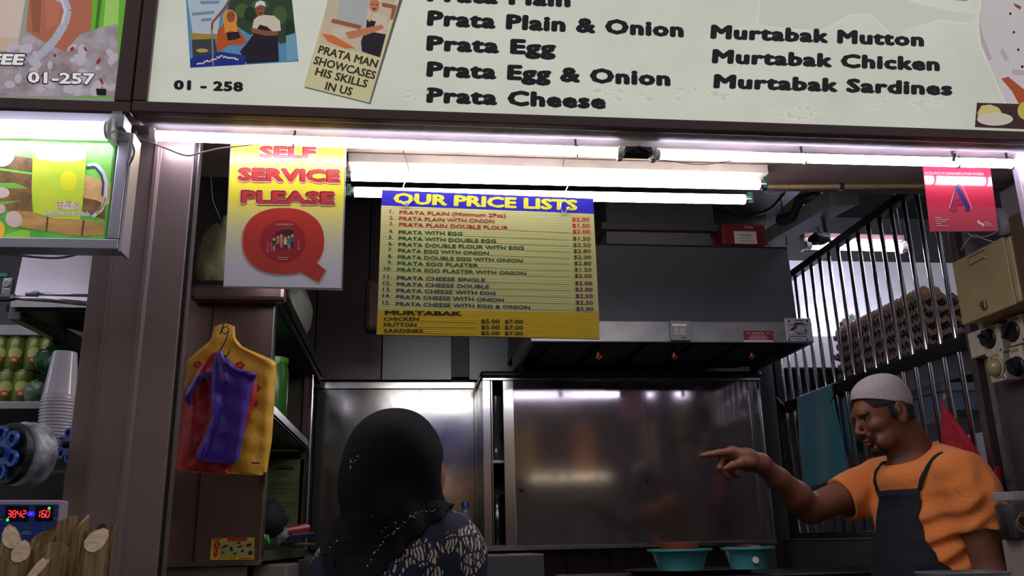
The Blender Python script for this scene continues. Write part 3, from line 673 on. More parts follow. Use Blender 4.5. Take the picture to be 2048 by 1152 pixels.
# things fixed on the lip
def plate(x0, y0, x1, y1, Y, t): a, b = PY(x0, y1, Y), PY(x1, y0, Y); return MB().box(a[0], b[0], Y-t, Y, a[2], b[2])
sw = tag(plate(1340, 644, 1377, 683, HY, .022).build('switch_box', mat('grey_switch_box', (126, 126, 132), .45), None, bevel=.003), 'grey two-gang switch box on the lip of the hood', 'switch')
for x in (1348, 1360): plate(x, 655, x+10, 671, HY-.022, .004).build('rocker', mat('rocker_grey', (150, 150, 156), .4), sw, bevel=.001)
plate(1345, 648, 1373, 652, HY-.022, .001).build('name_strip', WHITEP, sw)
plate(1363, 674, 1372, 677, HY-.022, .0012).build('blue_mark', mat('blue_mark', (40, 70, 120), .4), sw)
cl = tag(plate(1488, 662, 1545, 681, HY, .002).build('caution_label', mat('label_red', (126, 26, 36), .4), None), 'small red CAUTION label on the hood lip', 'label')
q = Print(fS(HY-.002)); q.ink((200, 190, 195), .4).text('CAUTION', (1503, 668.5), (1528, 669), 4, .03)
for i, (a, b) in enumerate(((1500, 1532), (1496, 1536), (1499, 1533))): q.line([(a, 672+i*3.2), (b, 672.2+i*3.2)], 1.2)
q.line([(1491, 666), (1500, 666)], 1).line([(1532, 666), (1541, 666)], 1); q.build('label_print', None, cl)
plate(1488, 681, 1545, 684, HY, .0021).build('white_edge', WHITEP, cl)
pb = tag(plate(1573, 637, 1620, 683, HY, .006).build('pull_station', mat('brushed_alu_plate', (186, 186, 196), .35, .4), None, bevel=.002), 'square silver pull station plate at the right end of the hood', 'switch')
for x, y in ((1578, 642), (1614, 642), (1578, 679), (1614, 679)): c = PY(x, y, HY-.006); MB().tube([c, c-V((0, .003, 0))], .004, 8).build('screw', BLACK, pb)
c = PY(1596, 661, HY-.006); MB().tube([c+V((0, -.002, 0)), c-V((0, .03, 0))], .018, 16).build('knob', TRIMST, pb, smooth=True)
P = [PY(x, y, HY-.02) for x, y in ((1582, 660), (1588, 657), (1591, 647), (1604, 647), (1608, 657), (1613, 662))]; MB().tube(P, .004, 6).build('handle', BLACK, pb)
q = Print(fS(HY-.006)); q.ink((70, 70, 80), .4)
q.line([(1589, 641), (1606, 641.5)], 2).line([(1577, 649), (1587, 649)], 1.4).line([(1607, 649), (1616, 649)], 1.4).line([(1579, 673), (1614, 673.5)], 1.8).line([(1587, 678), (1606, 678.4)], 1.4); q.build('plate_print', None, pb)
# ductwork and boxes on top of the hood
d0 = thing('duct_box', 'dull grey extraction duct box on top of the hood', 'duct', PY(1317, 487, 3.6))
def bx(x0, y0, x1, y1, Y, D): a, b = PY(x0, y1, Y), PY(x1, y0, Y); return MB().box(a[0], b[0], Y, Y+D, a[2], b[2])
bx(1214, 466, 1422, 487, 3.6, .45).build('plinth', mat('dusty_pale_metal', (112, 108, 108), .6, .2, noise=.3, nscale=6), d0, bevel=.004)
bx(1204, 448, 1436, 457, 3.58, .5).build('flange', mat('dusty_metal', (92, 90, 92), .55, .4, noise=.3, nscale=6), d0, bevel=.003)
bx(1214, 400, 1424, 448, 3.62, .42).build('duct_body', MATS['dusty_metal'], d0, bevel=.004)
fb = thing('alarm_box', 'dusty red box with a white paper label above the hood', 'box', PY(1490, 489, 3.55))
bx(1446, 448, 1534, 489, 3.55, .12).build('box_body', mat('dusty_red', (128, 26, 34), .5, noise=.3, nscale=12), fb, bevel=.012)
bx(1470, 463, 1512, 487, 3.549, .001).build('paper_label', WHITEP, fb)
q = Print(fS(3.548)); q.ink((120, 116, 120), .5).line([(1478, 470), (1504, 471)], 1.6).line([(1480, 476), (1500, 477)], 1.4).line([(1484, 482), (1506, 482)], 1.4); q.ink((200, 170, 170), .5).text('FIRE', (1488, 457), (1506, 457.4), 5, .02); q.build('label_print', None, fb)
# structural beams and pipes in the roof space
def beam(pts, w_, h_, M, nm, lab, cat='beam'):
    m = MB()
    for a, b in zip(pts[:-1], pts[1:]): m.bar(a, b, w_, h_)
    return tag(m.build(nm, M, None, bevel=.003), lab, cat)
GB = mat('dusty_grey_beam', (104, 104, 108), .6, .2, noise=.35, nscale=6)
beam([PY(1530, 485, 3.7), PY(1690, 392, 2.7)], .10, .06, GB, 'ceiling_beam', 'pale grey diagonal beam in the roof space right of the hood')
beam([PY(1215, 462, 4.15), PY(1120, 430, 4.15), PY(1090, 380, 4.1)], .05, .05, mat('black_pipe', (34, 34, 38), .5, .3), 'roof_pipe', 'dark bent pipe in the roof space behind the price list', 'pipe')
tag(MB().tube([PY(1560, 440, 3.2), PY(1590, 430, 3.1), PY(1600, 400, 3.0), PY(1640, 392, 2.9)], .022, 10).build('roof_pipe', MATS['black_pipe'], None, smooth='all'), 'thick black curved hose under the roof right of the hood', 'pipe')
tag(MB().tube([PY(1574, 490, 3.4), PY(1565, 420, 3.3), PY(1560, 392, 3.2)], .003, 6).build('hanger_rod', DARKST, None), 'thin rod holding up the right corner of the hood', 'rod')
tag(MB().tube([PY(1652, 462, 3.0), PY(1640, 412, 2.9), PY(1648, 396, 2.8), PY(1690, 388, 2.7)], .009, 8).build('roof_pipe', GB, None, smooth='all'), 'thin grey bent conduit above the top rail of the grille', 'pipe')
yb = MB(); a = PY(1620, 410, 3.3); yb.box(a[0]-.07, a[0]+.09, 3.3, 3.36, a[2]-.04, a[2]+.03)
tag(yb.build('yellow_box', mat('dull_yellow', (120, 112, 40), .6), None, bevel=.006), 'dull yellow box half hidden among the roof pipes', 'box')
cable([PY(x, y, 3.5) for x, y in ((1440, 405), (1470, 425), (1500, 430), (1540, 418), (1570, 385))], .008, 'thick black cable sagging above the red alarm box', BLACK)
cable([PY(x, y, 3.0) for x, y in ((1528, 382), (1545, 388), (1556, 386), (1566, 384))], .006, 'scrap of white plastic hanging from the roof near the tube end', CABLE, 'plastic_scrap')['category'] = 'plastic'
pe = MB(); a = PY(744, 600, 3.6); pe.box(a[0]-.03, a[0]+.05, 3.6, 3.7, a[2]-.13, a[2]+.10); 
o = pe.build('wall_unit', mat('dull_red_brown', (84, 50, 44), .5, noise=.4, nscale=20), None, bevel=.02); tag(o, 'small rusty brown unit hanging behind the left edge of the price list', 'box')
MB().tube([(a[0]-.01, 3.65, a[2]+.10), (a[0]-.01, 3.65, 2.98)], .01, 8).build('stem', DARKST, o)

# ================================================================ WALL CABINET WITH SLIDING DOORS
CY = 3.9
def cxz(x, y): p = PY(x, y, CY); return p[0], p[2]
X0, Z1 = cxz(964, 752); X1, Z0 = cxz(1551, 1086); Z0 = cxz(1000, 1096)[1]; Z1 = cxz(1000, 757)[1]
cab = thing('wall_cabinet', 'long stainless wall cabinet with two sliding doors', 'cabinet', ((X0+X1)/2, 4.05, Z0))
MB().box(X0-.01, X1+.01, CY-.03, YB-.012, Z1, Z1+.03).build('top_board', DARKST, cab, bevel=.012)
MB().box(X0, X0+.01, CY, YB-.012, Z0, Z1).build('side_panel', STEEL, cab)
MB().box(X1-.01, X1, CY, YB-.012, Z0, Z1).build('side_panel', STEEL, cab)
MB().box(X0, X1, YB-.022, YB-.013, Z0, Z1).build('back_panel', DARKST, cab)
MB().box(X0, X1, CY, YB-.02, Z0, Z0+.012).build('bottom_panel', STEEL, cab)
MB().box(X0+.005, X1-.005, CY+.02, YB-.02, *(lambda z_: (z_, z_+.012))(cxz(1000, 925)[1])).build('shelf', LIPST, cab)
xa = cxz(982, 900)[0]
MB().box(X0, xa, CY-.012, CY+.01, Z0, Z1).build('frame_stile', TRIMST, cab, bevel=.002)
MB().box(xa+.004, xa+.008, CY-.008, CY+.01, Z0, Z1).build('frame_stile', TRIMST, cab)
xs = cxz(1528, 900)[0]
MB().box(xs, X1, CY-.012, CY+.01, Z0, Z1).build('frame_stile', STEEL, cab, bevel=.003)
MB().box(X0, X1, CY-.025, CY+.01, Z0-.012, Z0+.006).build('door_track', TRIMST, cab, bevel=.002)
MB().box(X0, X1, CY-.02, CY+.01, Z1-.012, Z1).build('door_track', TRIMST, cab, bevel=.002)
d1a, d1b, d2b = cxz(1007, 900)[0], cxz(1298, 900)[0], xs
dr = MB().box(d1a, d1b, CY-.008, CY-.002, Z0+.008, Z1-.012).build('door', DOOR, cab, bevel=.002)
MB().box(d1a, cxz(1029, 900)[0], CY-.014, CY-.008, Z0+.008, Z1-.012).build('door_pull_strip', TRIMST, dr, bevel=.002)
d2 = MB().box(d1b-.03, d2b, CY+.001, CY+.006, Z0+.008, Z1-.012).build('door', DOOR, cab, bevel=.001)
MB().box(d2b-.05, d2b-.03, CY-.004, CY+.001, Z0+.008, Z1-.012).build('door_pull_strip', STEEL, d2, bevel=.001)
for px, py_, pr_ in ((1042, 980, dr), (1293, 960, dr), (1232, 770, dr)):
    c = PY(px, py_, CY-.008); MB().lathe([(.001, -.001), (.008, 0), (.010, .003), (.006, .006), (.001, .006)], c, (0, -1, 0), 12).build('finger_pull', DARKST, pr_, smooth=True)
# bottles seen in the gap
gx = cxz(995, 900)[0]
def bottle(name, label, x, y, z, prof, M, capM=None, group=None, n=18):
    t = thing(name, label, 'bottle', (x, y, z), group)
    MB().lathe(prof, (x, y, z), n=n).build('bottle_body', M, t, smooth=True)
    if capM:
        h = prof[-1][1]; r = max(prof[-1][0], .008)*1.25
        MB().lathe([(r, h-.004), (r, h+.018), (r*.9, h+.02)], (x, y, z), n=14).build('cap', capM, t, smooth=True)
    return t
GL = mat('dim_grey_glass', (84, 90, 90), .15, alpha=.7); zs = cxz(1000, 925)[1]+.012
bottle('glass_jug', 'grey glass jug on the upper cabinet shelf, seen in the door gap', gx+.005, 4.02, zs, [(.04, 0), (.045, .02), (.035, .08), (.02, .12), (.035, .16), (.04, .25), (.04, .3)], GL)
bottle('glass_jar', 'dark jar on the cabinet floor, seen in the door gap', gx+.005, 4.02, Z0+.012, [(.04, 0), (.045, .02), (.045, .14), (.035, .16), (.035, .2)], mat('dark_glass', (30, 34, 34), .15), BLACK)

# ================================================================ LEFT SHELVING
sh = thing('shelf_unit', 'stainless shelf unit along the left side with folded shelf edges', 'shelf', (-.62, 3.5, 0))
XS = -.45
zt_ = PX(600, 680, -.42)[2]
z1_ = 2.075
A, Bq = PX(570, 595, -.42), PX(644, 744, -.42)
MB().box(-.74, -.42, 2.62, Bq[1], A[2]-.062, A[2]-.052).build('shelf_board', DARKST, sh)
MB().box(-.432, -.42, 2.62, Bq[1], A[2]-.062, A[2]-.002).build('shelf_edge', TRIMST, sh, bevel=.004)
MB().box(-.418, -.412, 2.62, Bq[1], A[2]-.03, A[2]+.012).build('shelf_edge', DARKST, sh, bevel=.002)
zsh = 1.715
MB().box(-.74, -.44, 2.64, 3.84, zsh-.012, zsh).build('shelf_board', STEEL, sh)
MB().box(-.45, -.44, 2.64, 3.84, zsh-.012, zsh+.028).build('shelf_edge', TRIMST, sh, bevel=.002)
MB().box(-.452, -.43, 3.86, 3.885, .2, 2.07).build('upright', TRIMST, sh, bevel=.003)
MB().box(-.47, -.45, 3.86, 3.885, .2, 2.07).build('upright', mat('reddish_steel_post', (96, 66, 58), .4, .5), sh)
MB().box(-.744, -.74, 2.64, 3.9, .2, 2.07).build('side_sheet', DARKST, sh)
MB().box(-.74, -.45, 3.885, 3.895, .2, 2.05).build('back_sheet', mat('olive_back_sheet', (66, 66, 50), .5, .3, noise=.4, nscale=5), sh)
zlow = PY(560, 1100, 3.2)[2]
MB().box(-.74, -.43, 2.64, 3.86, zlow-.03, zlow).build('shelf_board', mat('worn_shelf_sheet', (112, 108, 100), .4, .5, noise=.4, nscale=30), sh, bevel=.002)
# certificate leaning on the back sheet
ce = tag(MB().poly([PY(x, y, 3.86) for x, y in ((536, 920), (609, 918), (600, 1062), (528, 1062))], (0, .002, 0)).build('certificate', mat('aged_certificate', (104, 112, 78), .35, noise=.35, nscale=6, col2=(74, 84, 50)), None), 'faded greenish certificate sheet on the shelf behind the hanging bags', 'paper')
q = Print(fS(3.86)); q.ink((40, 40, 34), .5)
for y, x0, x1 in ((932, 556, 582), (947, 552, 578), (952, 550, 576), (966, 540, 588), (971, 538, 590), (978, 538, 586), (986, 537, 575), (1006, 548, 586), (1012, 566, 588)): q.line([(x0, y), (x1, y)], 1.6)
q.ink((30, 28, 26), .5).pg([(550, 935), (588, 935), (588, 940), (550, 940)]).build('certificate_print', None, ce)
# green jars and glass on the middle shelf
GJ = mat('green_plastic_jar', (60, 120, 40), .25, alpha=.85); CLR = mat('clear_jar', (150, 160, 150), .1, alpha=.35)
for i, (y, lab, M, hh, r) in enumerate(((2.80, 'clear glass jar at the front of the middle shelf beside the yellow bag', CLR, .26, .05), (2.98, 'green plastic jar on the middle shelf behind the clear jar', GJ, .26, .055), (3.30, 'second green jar further back on the middle shelf', GJ, .25, .06))):
    j = thing('storage_jar', lab, 'jar', (-.52, y, zsh)); m = MB().lathe([(r*.85, 0), (r, .02), (r, hh-.03), (r*.9, hh-.01), (r*.9, hh)], (-.52, y, zsh), n=20); m.build('jar_body', M, j, smooth=True)
    MB().lathe([(r*.95, hh), (r*.95, hh+.02), (0, hh+.022)], (-.52, y, zsh), n=20).build('lid', mat('translucent_green_lid', (90, 150, 60), .3), j, smooth=True)
# plastic bag on top tray
def blob(name, c, r, M, label, cat, seed=0, amp=.25, n=26, parent=None):
    random.seed(seed); c = V(c); r = V(r); ph = [V([random.uniform(-1, 1) for _ in range(3)])*random.choice((3, 5, 8)) for _ in range(9)]; off = [random.uniform(0, 6) for _ in ph]
    m = MB(); k = n//2; vs = []
    for i in range(k+1):
        p = math.pi*i/k
        for j in range(n):
            t = 2*math.pi*j/n; d = V((math.sin(p)*math.cos(t), math.sin(p)*math.sin(t), math.cos(p)))
            s_ = 1+amp*sum(abs(math.sin(d@f+o)) - .6 for f, o in zip(ph, off))/3
            vs.append(c+r*d*s_)
    m.add(vs, [(i*n+j, (i+1)*n+j, (i+1)*n+(j+1) % n, i*n+(j+1) % n) for i in range(k) for j in range(n)])
    o = m.build(name, M, parent, smooth='all')
    if label: tag(o, label, cat)
    return o
PB = mat('cloudy_plastic_bag', (176, 180, 166), .35, alpha=.75, bump=.5, bscale=30)
c = PY(598, 620, 3.35); blob('plastic_bag', (c[0]-.01, 3.35, c[2]), (.055, .16, .10), PB, 'cloudy white plastic bag bulging over the top shelf edge', 'bag', 3, .3)
# yellowish bag hanging behind the poster at the left
yb_ = blob('plastic_bag', PY(437, 520, 2.75), (.07, .06, .115), mat('yellowish_plastic_bag', (150, 148, 108), .35, alpha=.85, bump=.5, bscale=30), 'yellowish knotted plastic bag half behind the self service poster', 'bag', 7, .22)
a = PY(446, 455, 2.75); m = MB().tube([a-V((0, 0, .03)), a, a+V((.01, 0, .03)), a+V((.03, 0, .045))], [.03, .012, .016, .004], 8); m.build('bag_knot', MATS['yellowish_plastic_bag'], yb_, smooth='all')
tag(MB().tube([PY(446, 450, 2.75), PY(425, 400, 2.75), PY(420, 330, 2.75)], .0012, 5).build('string', CABLE, None), 'thin string holding the yellowish bag behind the poster', 'string')
# ledge board the bag stands on and the dark shelf
tag(MB().box(*(lambda a, b: (a[0], b[0], 2.62, 2.95, a[2]-.02, a[2]))(PY(385, 560, 2.62), PY(560, 560, 2.62))).build('dark_shelf', DARKST, None, bevel=.002), 'narrow dark shelf behind the self service poster', 'shelf')

# front partition sheet with rounded rail, pest sticker
pt = thing('steel_partition', 'brown-tinted steel partition sheet behind the hanging bags', 'partition', PY(450, 1120, 2.6))
PTM = mat('brownish_partition_steel', (160, 134, 126), .2, .8, noise=.3, nscale=3, rvar=.08, bump=.04, bscale=6)
a, b = PY(386, 580, 2.6), PY(549, 1120, 2.6)
MB().box(a[0]-.03, -.4155, 2.6, 2.612, b[2], a[2]).build('sheet', PTM, pt, bevel=.001)
MB().box(-.4155, -.411, 2.59, 2.63, b[2], a[2]).build('edge_trim', TRIMST, pt)
r0_, r1_ = PY(385, 588, 2.57), PY(572, 590, 2.57)
MB().bar(r0_, r1_, .05, .048).build('top_rail', PTM, pt, bevel=.012)
MB().box(PY(411, 800, 2.598)[0], PY(411, 800, 2.598)[0]+.003, 2.5975, 2.60, b[2], a[2]).build('seam', DARKST, pt)
MB().box(-.72, -.41, 2.56, 2.60, b[2]-.012, b[2]).build('base_ledge', TRIMST, pt)
lw = tag(MB().box(-.72, -.45, 2.58, 2.62, .0, b[2]-.014).build('base_cabinet', mat('beige_base_sheet', (134, 122, 112), .5), None, bevel=.003), 'beige panel below the steel partition at the left', 'cabinet')
st = tag(MB().poly([PY(x, y, 2.598) for x, y in ((423, 1077), (509, 1075), (508, 1119), (420, 1120))], (0, .0015, 0)).build('pest_sticker', mat('sticker_yellow', (206, 176, 40), .4), None), 'yellow sticker with a red foot and small pictures low on the steel partition', 'sticker')
q = Print(fS(2.598)); q.layer(1).ink((166, 34, 40), .4).el(434, 1090, 6.5, 9, rot=.2).el(432, 1106, 4.2, 9, rot=.15).pg([(456, 1076), (495, 1075), (494, 1082), (455, 1082)])
for i in range(5): q.el(427+i*4, 1080-i*.6, 1.8, 1.6, 8)
q.layer(2).ink((150, 150, 96), .4).pg([(443, 1084), (507, 1082), (507, 1111), (442, 1112)])
q.layer(3).ink((40, 34, 26), .4)
for x, y, a_, b_ in ((450, 1093, 7, 2.4), (446, 1105, 4, 1.5), (463, 1098, 3, 5), (478, 1086, 4, 2), (480, 1093, 7, 1.6), (498, 1090, 6, 3), (501, 1106, 5, 4.5), (470, 1107, 4, 2), (485, 1102, 3, 3)): q.el(x, y, a_, b_, 10, rot=-.4)
q.ink((166, 34, 40), .4).text('www.', (436, 1118), (455, 1118), 4, .02).text('1ST', (458, 1118), (473, 1118), 4.5, .03).line([(478, 1117), (504, 1117)], 2.2)
q.ink((220, 190, 170), .4).line([(432, 1086), (436, 1094)], 1.2).line([(430, 1100), (433, 1108)], 1.2); q.build('sticker_print', None, st)
# clutter on the low shelf
blob('cloth_bundle', PY(535, 1038, 2.9), (.055, .06, .06), mat('black_cloth', (16, 18, 30), .8), 'black cloth bundle stuffed behind the partition edge', 'cloth', 2, .15)
cb = MB(); a = PY(560, 1028, 2.9); cb.poly([PY(x, y, 2.88) for x, y in ((524, 990), (541, 1022), (562, 1024), (578, 1036), (572, 1044), (568, 1054), (520, 1060))], (0, .05, 0)); tag(cb.build('cap', MATS['black_cloth'], None, bevel=.01), 'black peaked cap lying on the low left shelf', 'cap')
CR = mat('crumpled_clear_plastic', (170, 170, 176), .15, alpha=.6, bump=.6, bscale=25)
blob('crumpled_plastic', PY(553, 1068, 2.95), (.033, .03, .028), CR, 'crumpled clear plastic wrap on the low left shelf', 'plastic', 5, .5)
rb = MB(); P0, P1 = PY(568, 1064, 3.0), PY(610, 1058, 3.3); rb.tube([P0, P1], [.013, .02], 14)
tag(rb.build('red_cylinder', mat('red_tube', (160, 30, 40), .35), None, smooth=True), 'red tapered plastic tube lying on the low left shelf', 'tube')
rb = MB(); P0, P1 = PY(566, 1074, 3.0), PY(612, 1070, 3.3); rb.bar(P0, P1, .06, .02)
tag(rb.build('blue_packet', mat('navy_packet', (20, 26, 70), .4), None, bevel=.005), 'navy blue flat packet under the red tube', 'packet')
rb = MB(); P0 = PY(522, 1085, 2.8); rb.lathe([(.010, 0), (.014, .005), (.014, .03), (.008, .036)], P0-V((0, 0, .01)), n=12)
o = tag(rb.build('small_tub', WHITEP, None, smooth=True), 'small white tub with a green lid at the partition edge', 'tub')
MB().lathe([(.013, .0), (.015, .006), (.0, .01)], P0+V((.016, -.003, .008)), (1, 0, .2), n=12).build('green_lid', mat('bright_green_lid', (60, 200, 70), .4), o, smooth=True)
tag(bx(560, 1085, 612, 1093, 3.1, .3).build('green_tray', mat('dull_green_tray', (50, 84, 36), .5), None, bevel=.004), 'dull green tray on the low left shelf under the packets', 'tray')
tag(bx(500, 1128, 575, 1200, 2.9, .3).build('storage_box', mat('pale_box', (120, 116, 110), .5), None, bevel=.006), 'pale storage box under the low left shelf', 'box')

# ================================================================ HANGING CARRIER BAGS
YG = 2.40
def bagsheet(name, outline, Y, M, label, folds, thick=.010, seed=1, parent=None, cat='bag'):
    """Flat-packed bundle of bags: outline in photo points on plane Y, filled by a grid with fold relief, closed at the back."""
    xs_ = [p[0] for p in outline]; ys_ = [p[1] for p in outline]; n = len(outline)
    y0, y1 = min(ys_), max(ys_); N = 46; m = MB(); rows_ = []
    for i in range(N+1):
        y = y0+.3+(y1-y0-.6)*i/N; hit = []
        for k in range(n):
            (ax, ay), (bx_, by) = outline[k], outline[(k+1) % n]
            if (ay <= y < by) or (by <= y < ay): hit.append(ax+(bx_-ax)*(y-ay)/(by-ay))
        rows_.append((y, min(hit), max(hit)))
    K = 30; rnd = random.Random(seed); fr_ = []
    for y, xa_, xb_ in rows_:
        r_ = []
        for j in range(K+1):
            u = j/K; x = xa_+(xb_-xa_)*u; d = 0
            for (fx, fy, gx_, gy, wd, am) in folds:           # fold ridge from (fx,fy) to (gx,gy)
                L2 = (gx_-fx)**2+(gy-fy)**2; t = max(0, min(1, ((x-fx)*(gx_-fx)+(y-fy)*(gy-fy))/L2)); dd = math.hypot(x-fx-t*(gx_-fx), y-fy-t*(gy-fy))
                d += am*math.exp(-(dd/wd)**2)
            d += .0015*math.sin(x*.11+y*.03+seed)+.001*math.sin(y*.13-x*.05)
            e = min(u, 1-u)*2; d += thick*min(1, (e*5))**.5*.6
            r_.append(PY(x, y, Y-d))
        fr_.append(r_)
    vs = [p for r_ in fr_ for p in r_]; nf = len(vs)
    for (y, xa_, xb_) in rows_:
        for j in range(K+1): vs.append(PY(xa_+(xb_-xa_)*j/K, y, Y+thick*.6))
    fs = []
    for i in range(N):
        for j in range(K):
            a_ = i*(K+1)+j; fs.append((a_, a_+1, a_+K+2, a_+K+1)); fs.append((nf+a_, nf+a_+K+1, nf+a_+K+2, nf+a_+1))
    rim = [i for i in range(K+1)]+[i*(K+1)+K for i in range(1, N+1)]+[N*(K+1)+j for j in range(K-1, -1, -1)]+[i*(K+1) for i in range(N-1, 0, -1)]
    for a_, b_ in zip(rim, rim[1:]+rim[:1]): fs.append((a_, nf+a_, nf+b_, b_))
    o = m.add(vs, fs).build(name, M, parent, smooth=True)
    if label: tag(o, label, cat, 'carrier bags on the hook')
    return o
def bagmat(n, c, c2): return mat(n, c, .42, noise=1, nscale=9, col2=c2, bump=.25, bscale=45, sheen=.2)
yb1 = bagsheet('carrier_bag', [(428, 652), (450, 646), (470, 650), (471, 676), (486, 694), (552, 722), (553, 740), (544, 880), (533, 948), (524, 951), (430, 945), (354, 944), (360, 860), (372, 720), (420, 680)], YG,
         bagmat('yellow_bag_plastic', (214, 160, 28), (226, 176, 60)), 'bundle of yellow plastic carrier bags hanging from the hook', [(470, 680, 548, 730, 9, .006), (378, 725, 430, 676, 9, .006), (452, 690, 500, 940, 22, .004), (536, 760, 528, 940, 6, .004), (480, 720, 420, 930, 12, -.003)], .02, 2)
q = Print(fS(YG-.030)); q.use(mat('bag_dark_red_print', (120, 30, 20), .5)).pg([(503, 924), (520, 925), (520, 928), (503, 927.5)])
q.build('bag_mark', None, yb1)
# printed red flowers on the yellow bag
q = Print(fS(YG-.026)); q.use(mat('bag_flower_print', (176, 44, 34), .5))
for cx, cy in ((396, 730), (480, 731), (512, 776), (508, 806)):
    for k in range(5): q.el(cx+6*math.cos(k*1.256), cy+5*math.sin(k*1.256), 4.6, 3.4, 10)
q.build('flower_print', None, yb1)
bagsheet('carrier_bag', [(420, 708), (440, 700), (470, 740), (516, 752), (512, 800), (492, 860), (470, 930), (452, 951), (420, 944), (352, 940), (356, 900), (364, 830), (368, 780), (392, 742)], YG-.045,
         bagmat('red_bag_plastic', (190, 34, 30), (150, 20, 26)), 'bundle of red plastic carrier bags hanging under the purple ones', [(420, 745, 430, 830, 7, .008), (392, 760, 380, 900, 14, .006), (430, 830, 392, 930, 10, .007), (372, 800, 366, 930, 10, -.005), (410, 745, 400, 800, 6, -.006)], .022, 3)
bagsheet('carrier_bag', [(432, 706), (440, 700), (462, 722), (476, 738), (514, 746), (512, 756), (505, 770), (494, 830), (480, 916), (470, 928), (430, 927), (396, 922), (392, 905), (410, 870), (424, 830), (420, 786), (424, 740)], YG-.085,
         bagmat('purple_bag_plastic', (74, 34, 168), (56, 22, 130)), 'bundle of purple plastic carrier bags in front on the hook', [(440, 705, 452, 760, 6, .010), (476, 742, 512, 752, 5, .010), (484, 760, 470, 920, 12, .006), (444, 790, 448, 830, 8, -.006), (430, 800, 405, 905, 9, .007), (440, 820, 410, 915, 3, -.005), (452, 724, 466, 740, 6, .008)], .02, 4)
bagsheet('bag_fold', [(436, 738), (424, 742), (398, 748), (374, 776), (368, 800), (380, 812), (384, 790), (404, 758), (426, 752)], YG-.075, MATS['purple_bag_plastic'], None, [(398, 752, 376, 790, 5, .006)], .012, 5, parent=bpy.data.objects['carrier_bag.002'])
bh = MB().tube([PY(453, 606, 2.548), PY(453, 630, 2.43), PY(451, 650, 2.40)], .0018, 6)
bh.tube([PY(x, y, 2.34) for x, y in ((452, 640), (447, 650), (442, 662), (450, 668), (458, 662), (455, 652), (446, 656), (440, 668))], .0017, 6)
bh.tube([PY(x, y, 2.33) for x, y in ((457, 662), (452, 680), (442, 698), (436, 708))], .0017, 6)
bh.tube([PY(x, y, 2.30) for x, y in ((460, 698), (457, 708), (452, 713), (446, 712))], .0017, 6)
tag(bh.build('wire_hook', DARKST, None, smooth='all'), 'dark twisted wire hook holding the carrier bags', 'hook')
# ================================================================ GRILLE ON THE RIGHT SIDE
gr = thing('bar_grille', 'stainless bar grille dividing the stall from the one on its right', 'grille', (XR, 3.4, 1.29))
ZT, ZM, ZB = 2.532, 1.914, 1.300
BLKR = mat('black_painted_rail', (34, 33, 36), .45, .4, noise=.2, nscale=12)
MB().bar((XR, 2.60, ZT), (XR, 4.19, ZT), .035, .035).build('top_rail', BLKR, gr, bevel=.002)
MB().bar((XR, 2.60, ZM), (XR, 4.19, ZM), .03, .045).build('middle_rail', BLKR, gr, bevel=.002)
MB().bar((XR, 2.60, ZB), (XR, 4.19, ZB), .04, .03).build('bottom_rail', STEEL, gr, bevel=.002)
MB().box(XR-.02, XR+.02, 2.60, 2.63, 1.0, 2.98).build('end_post', mat('brownish_post', (110, 98, 96), .35, .6), gr, bevel=.002)
MB().box(XR-.02, XR+.02, 4.165, 4.195, 1.0, 2.60).build('end_post', DARKST, gr, bevel=.002)
BARM = mat('polished_bar_steel', (190, 186, 190), .2, 1)
b0 = MB().tube([(XR, 2.71, ZB), (XR, 2.71, ZT)], .0085, 12).build('bar', BARM, gr, smooth='all')
for i in range(1, 17):
    c = b0.copy(); COL.objects.link(c); c.location.y = i*.0885
struct(MB().box(1.80, 1.90, 2.62, YB+.02, 0, 1.283).build('wall_low', mat('low_wall_grey', (92, 88, 90), .35, .2, noise=.2, nscale=3), None, bevel=.003), 'low grey wall under the bar grille')
struct(MB().box(1.795, 1.905, 2.62, YB+.02, 1.283, 1.289).build('trim_5', LIPST, None), 'pale sheet capping the low wall')
# cable ties on the middle rail
for i, (y, lab) in enumerate(((4.02, 'black cable tie loops on the middle rail left of the towel'), (3.33, 'black cable tie loops on the middle rail right of the towel'))):
    m = MB()
    for k in range(3):
        yy = y+k*.035; m.tube([(XR+.026*math.cos(t), yy+.006*math.sin(3*t), ZM+.03*math.sin(t)) for t in np.linspace(0, 6.28, 14)], .003, 5)
        m.tube([(XR-.026, yy, ZM+.01), (XR-.05, yy+.02*(k-1), ZM+.05)], .0018, 5)
    tag(m.build('cable_tie', BLACK, None), lab, 'cable tie')
hk = MB().tube([PX(x, y, XR-.035) for x, y in ((1664, 772), (1668, 790), (1662, 806), (1655, 818), (1652, 812), (1658, 800))], .0035, 6)
tag(hk.build('rail_hook', BLACK, None, smooth='all'), 'black wire hook hanging at the right edge of the teal towel', 'hook')
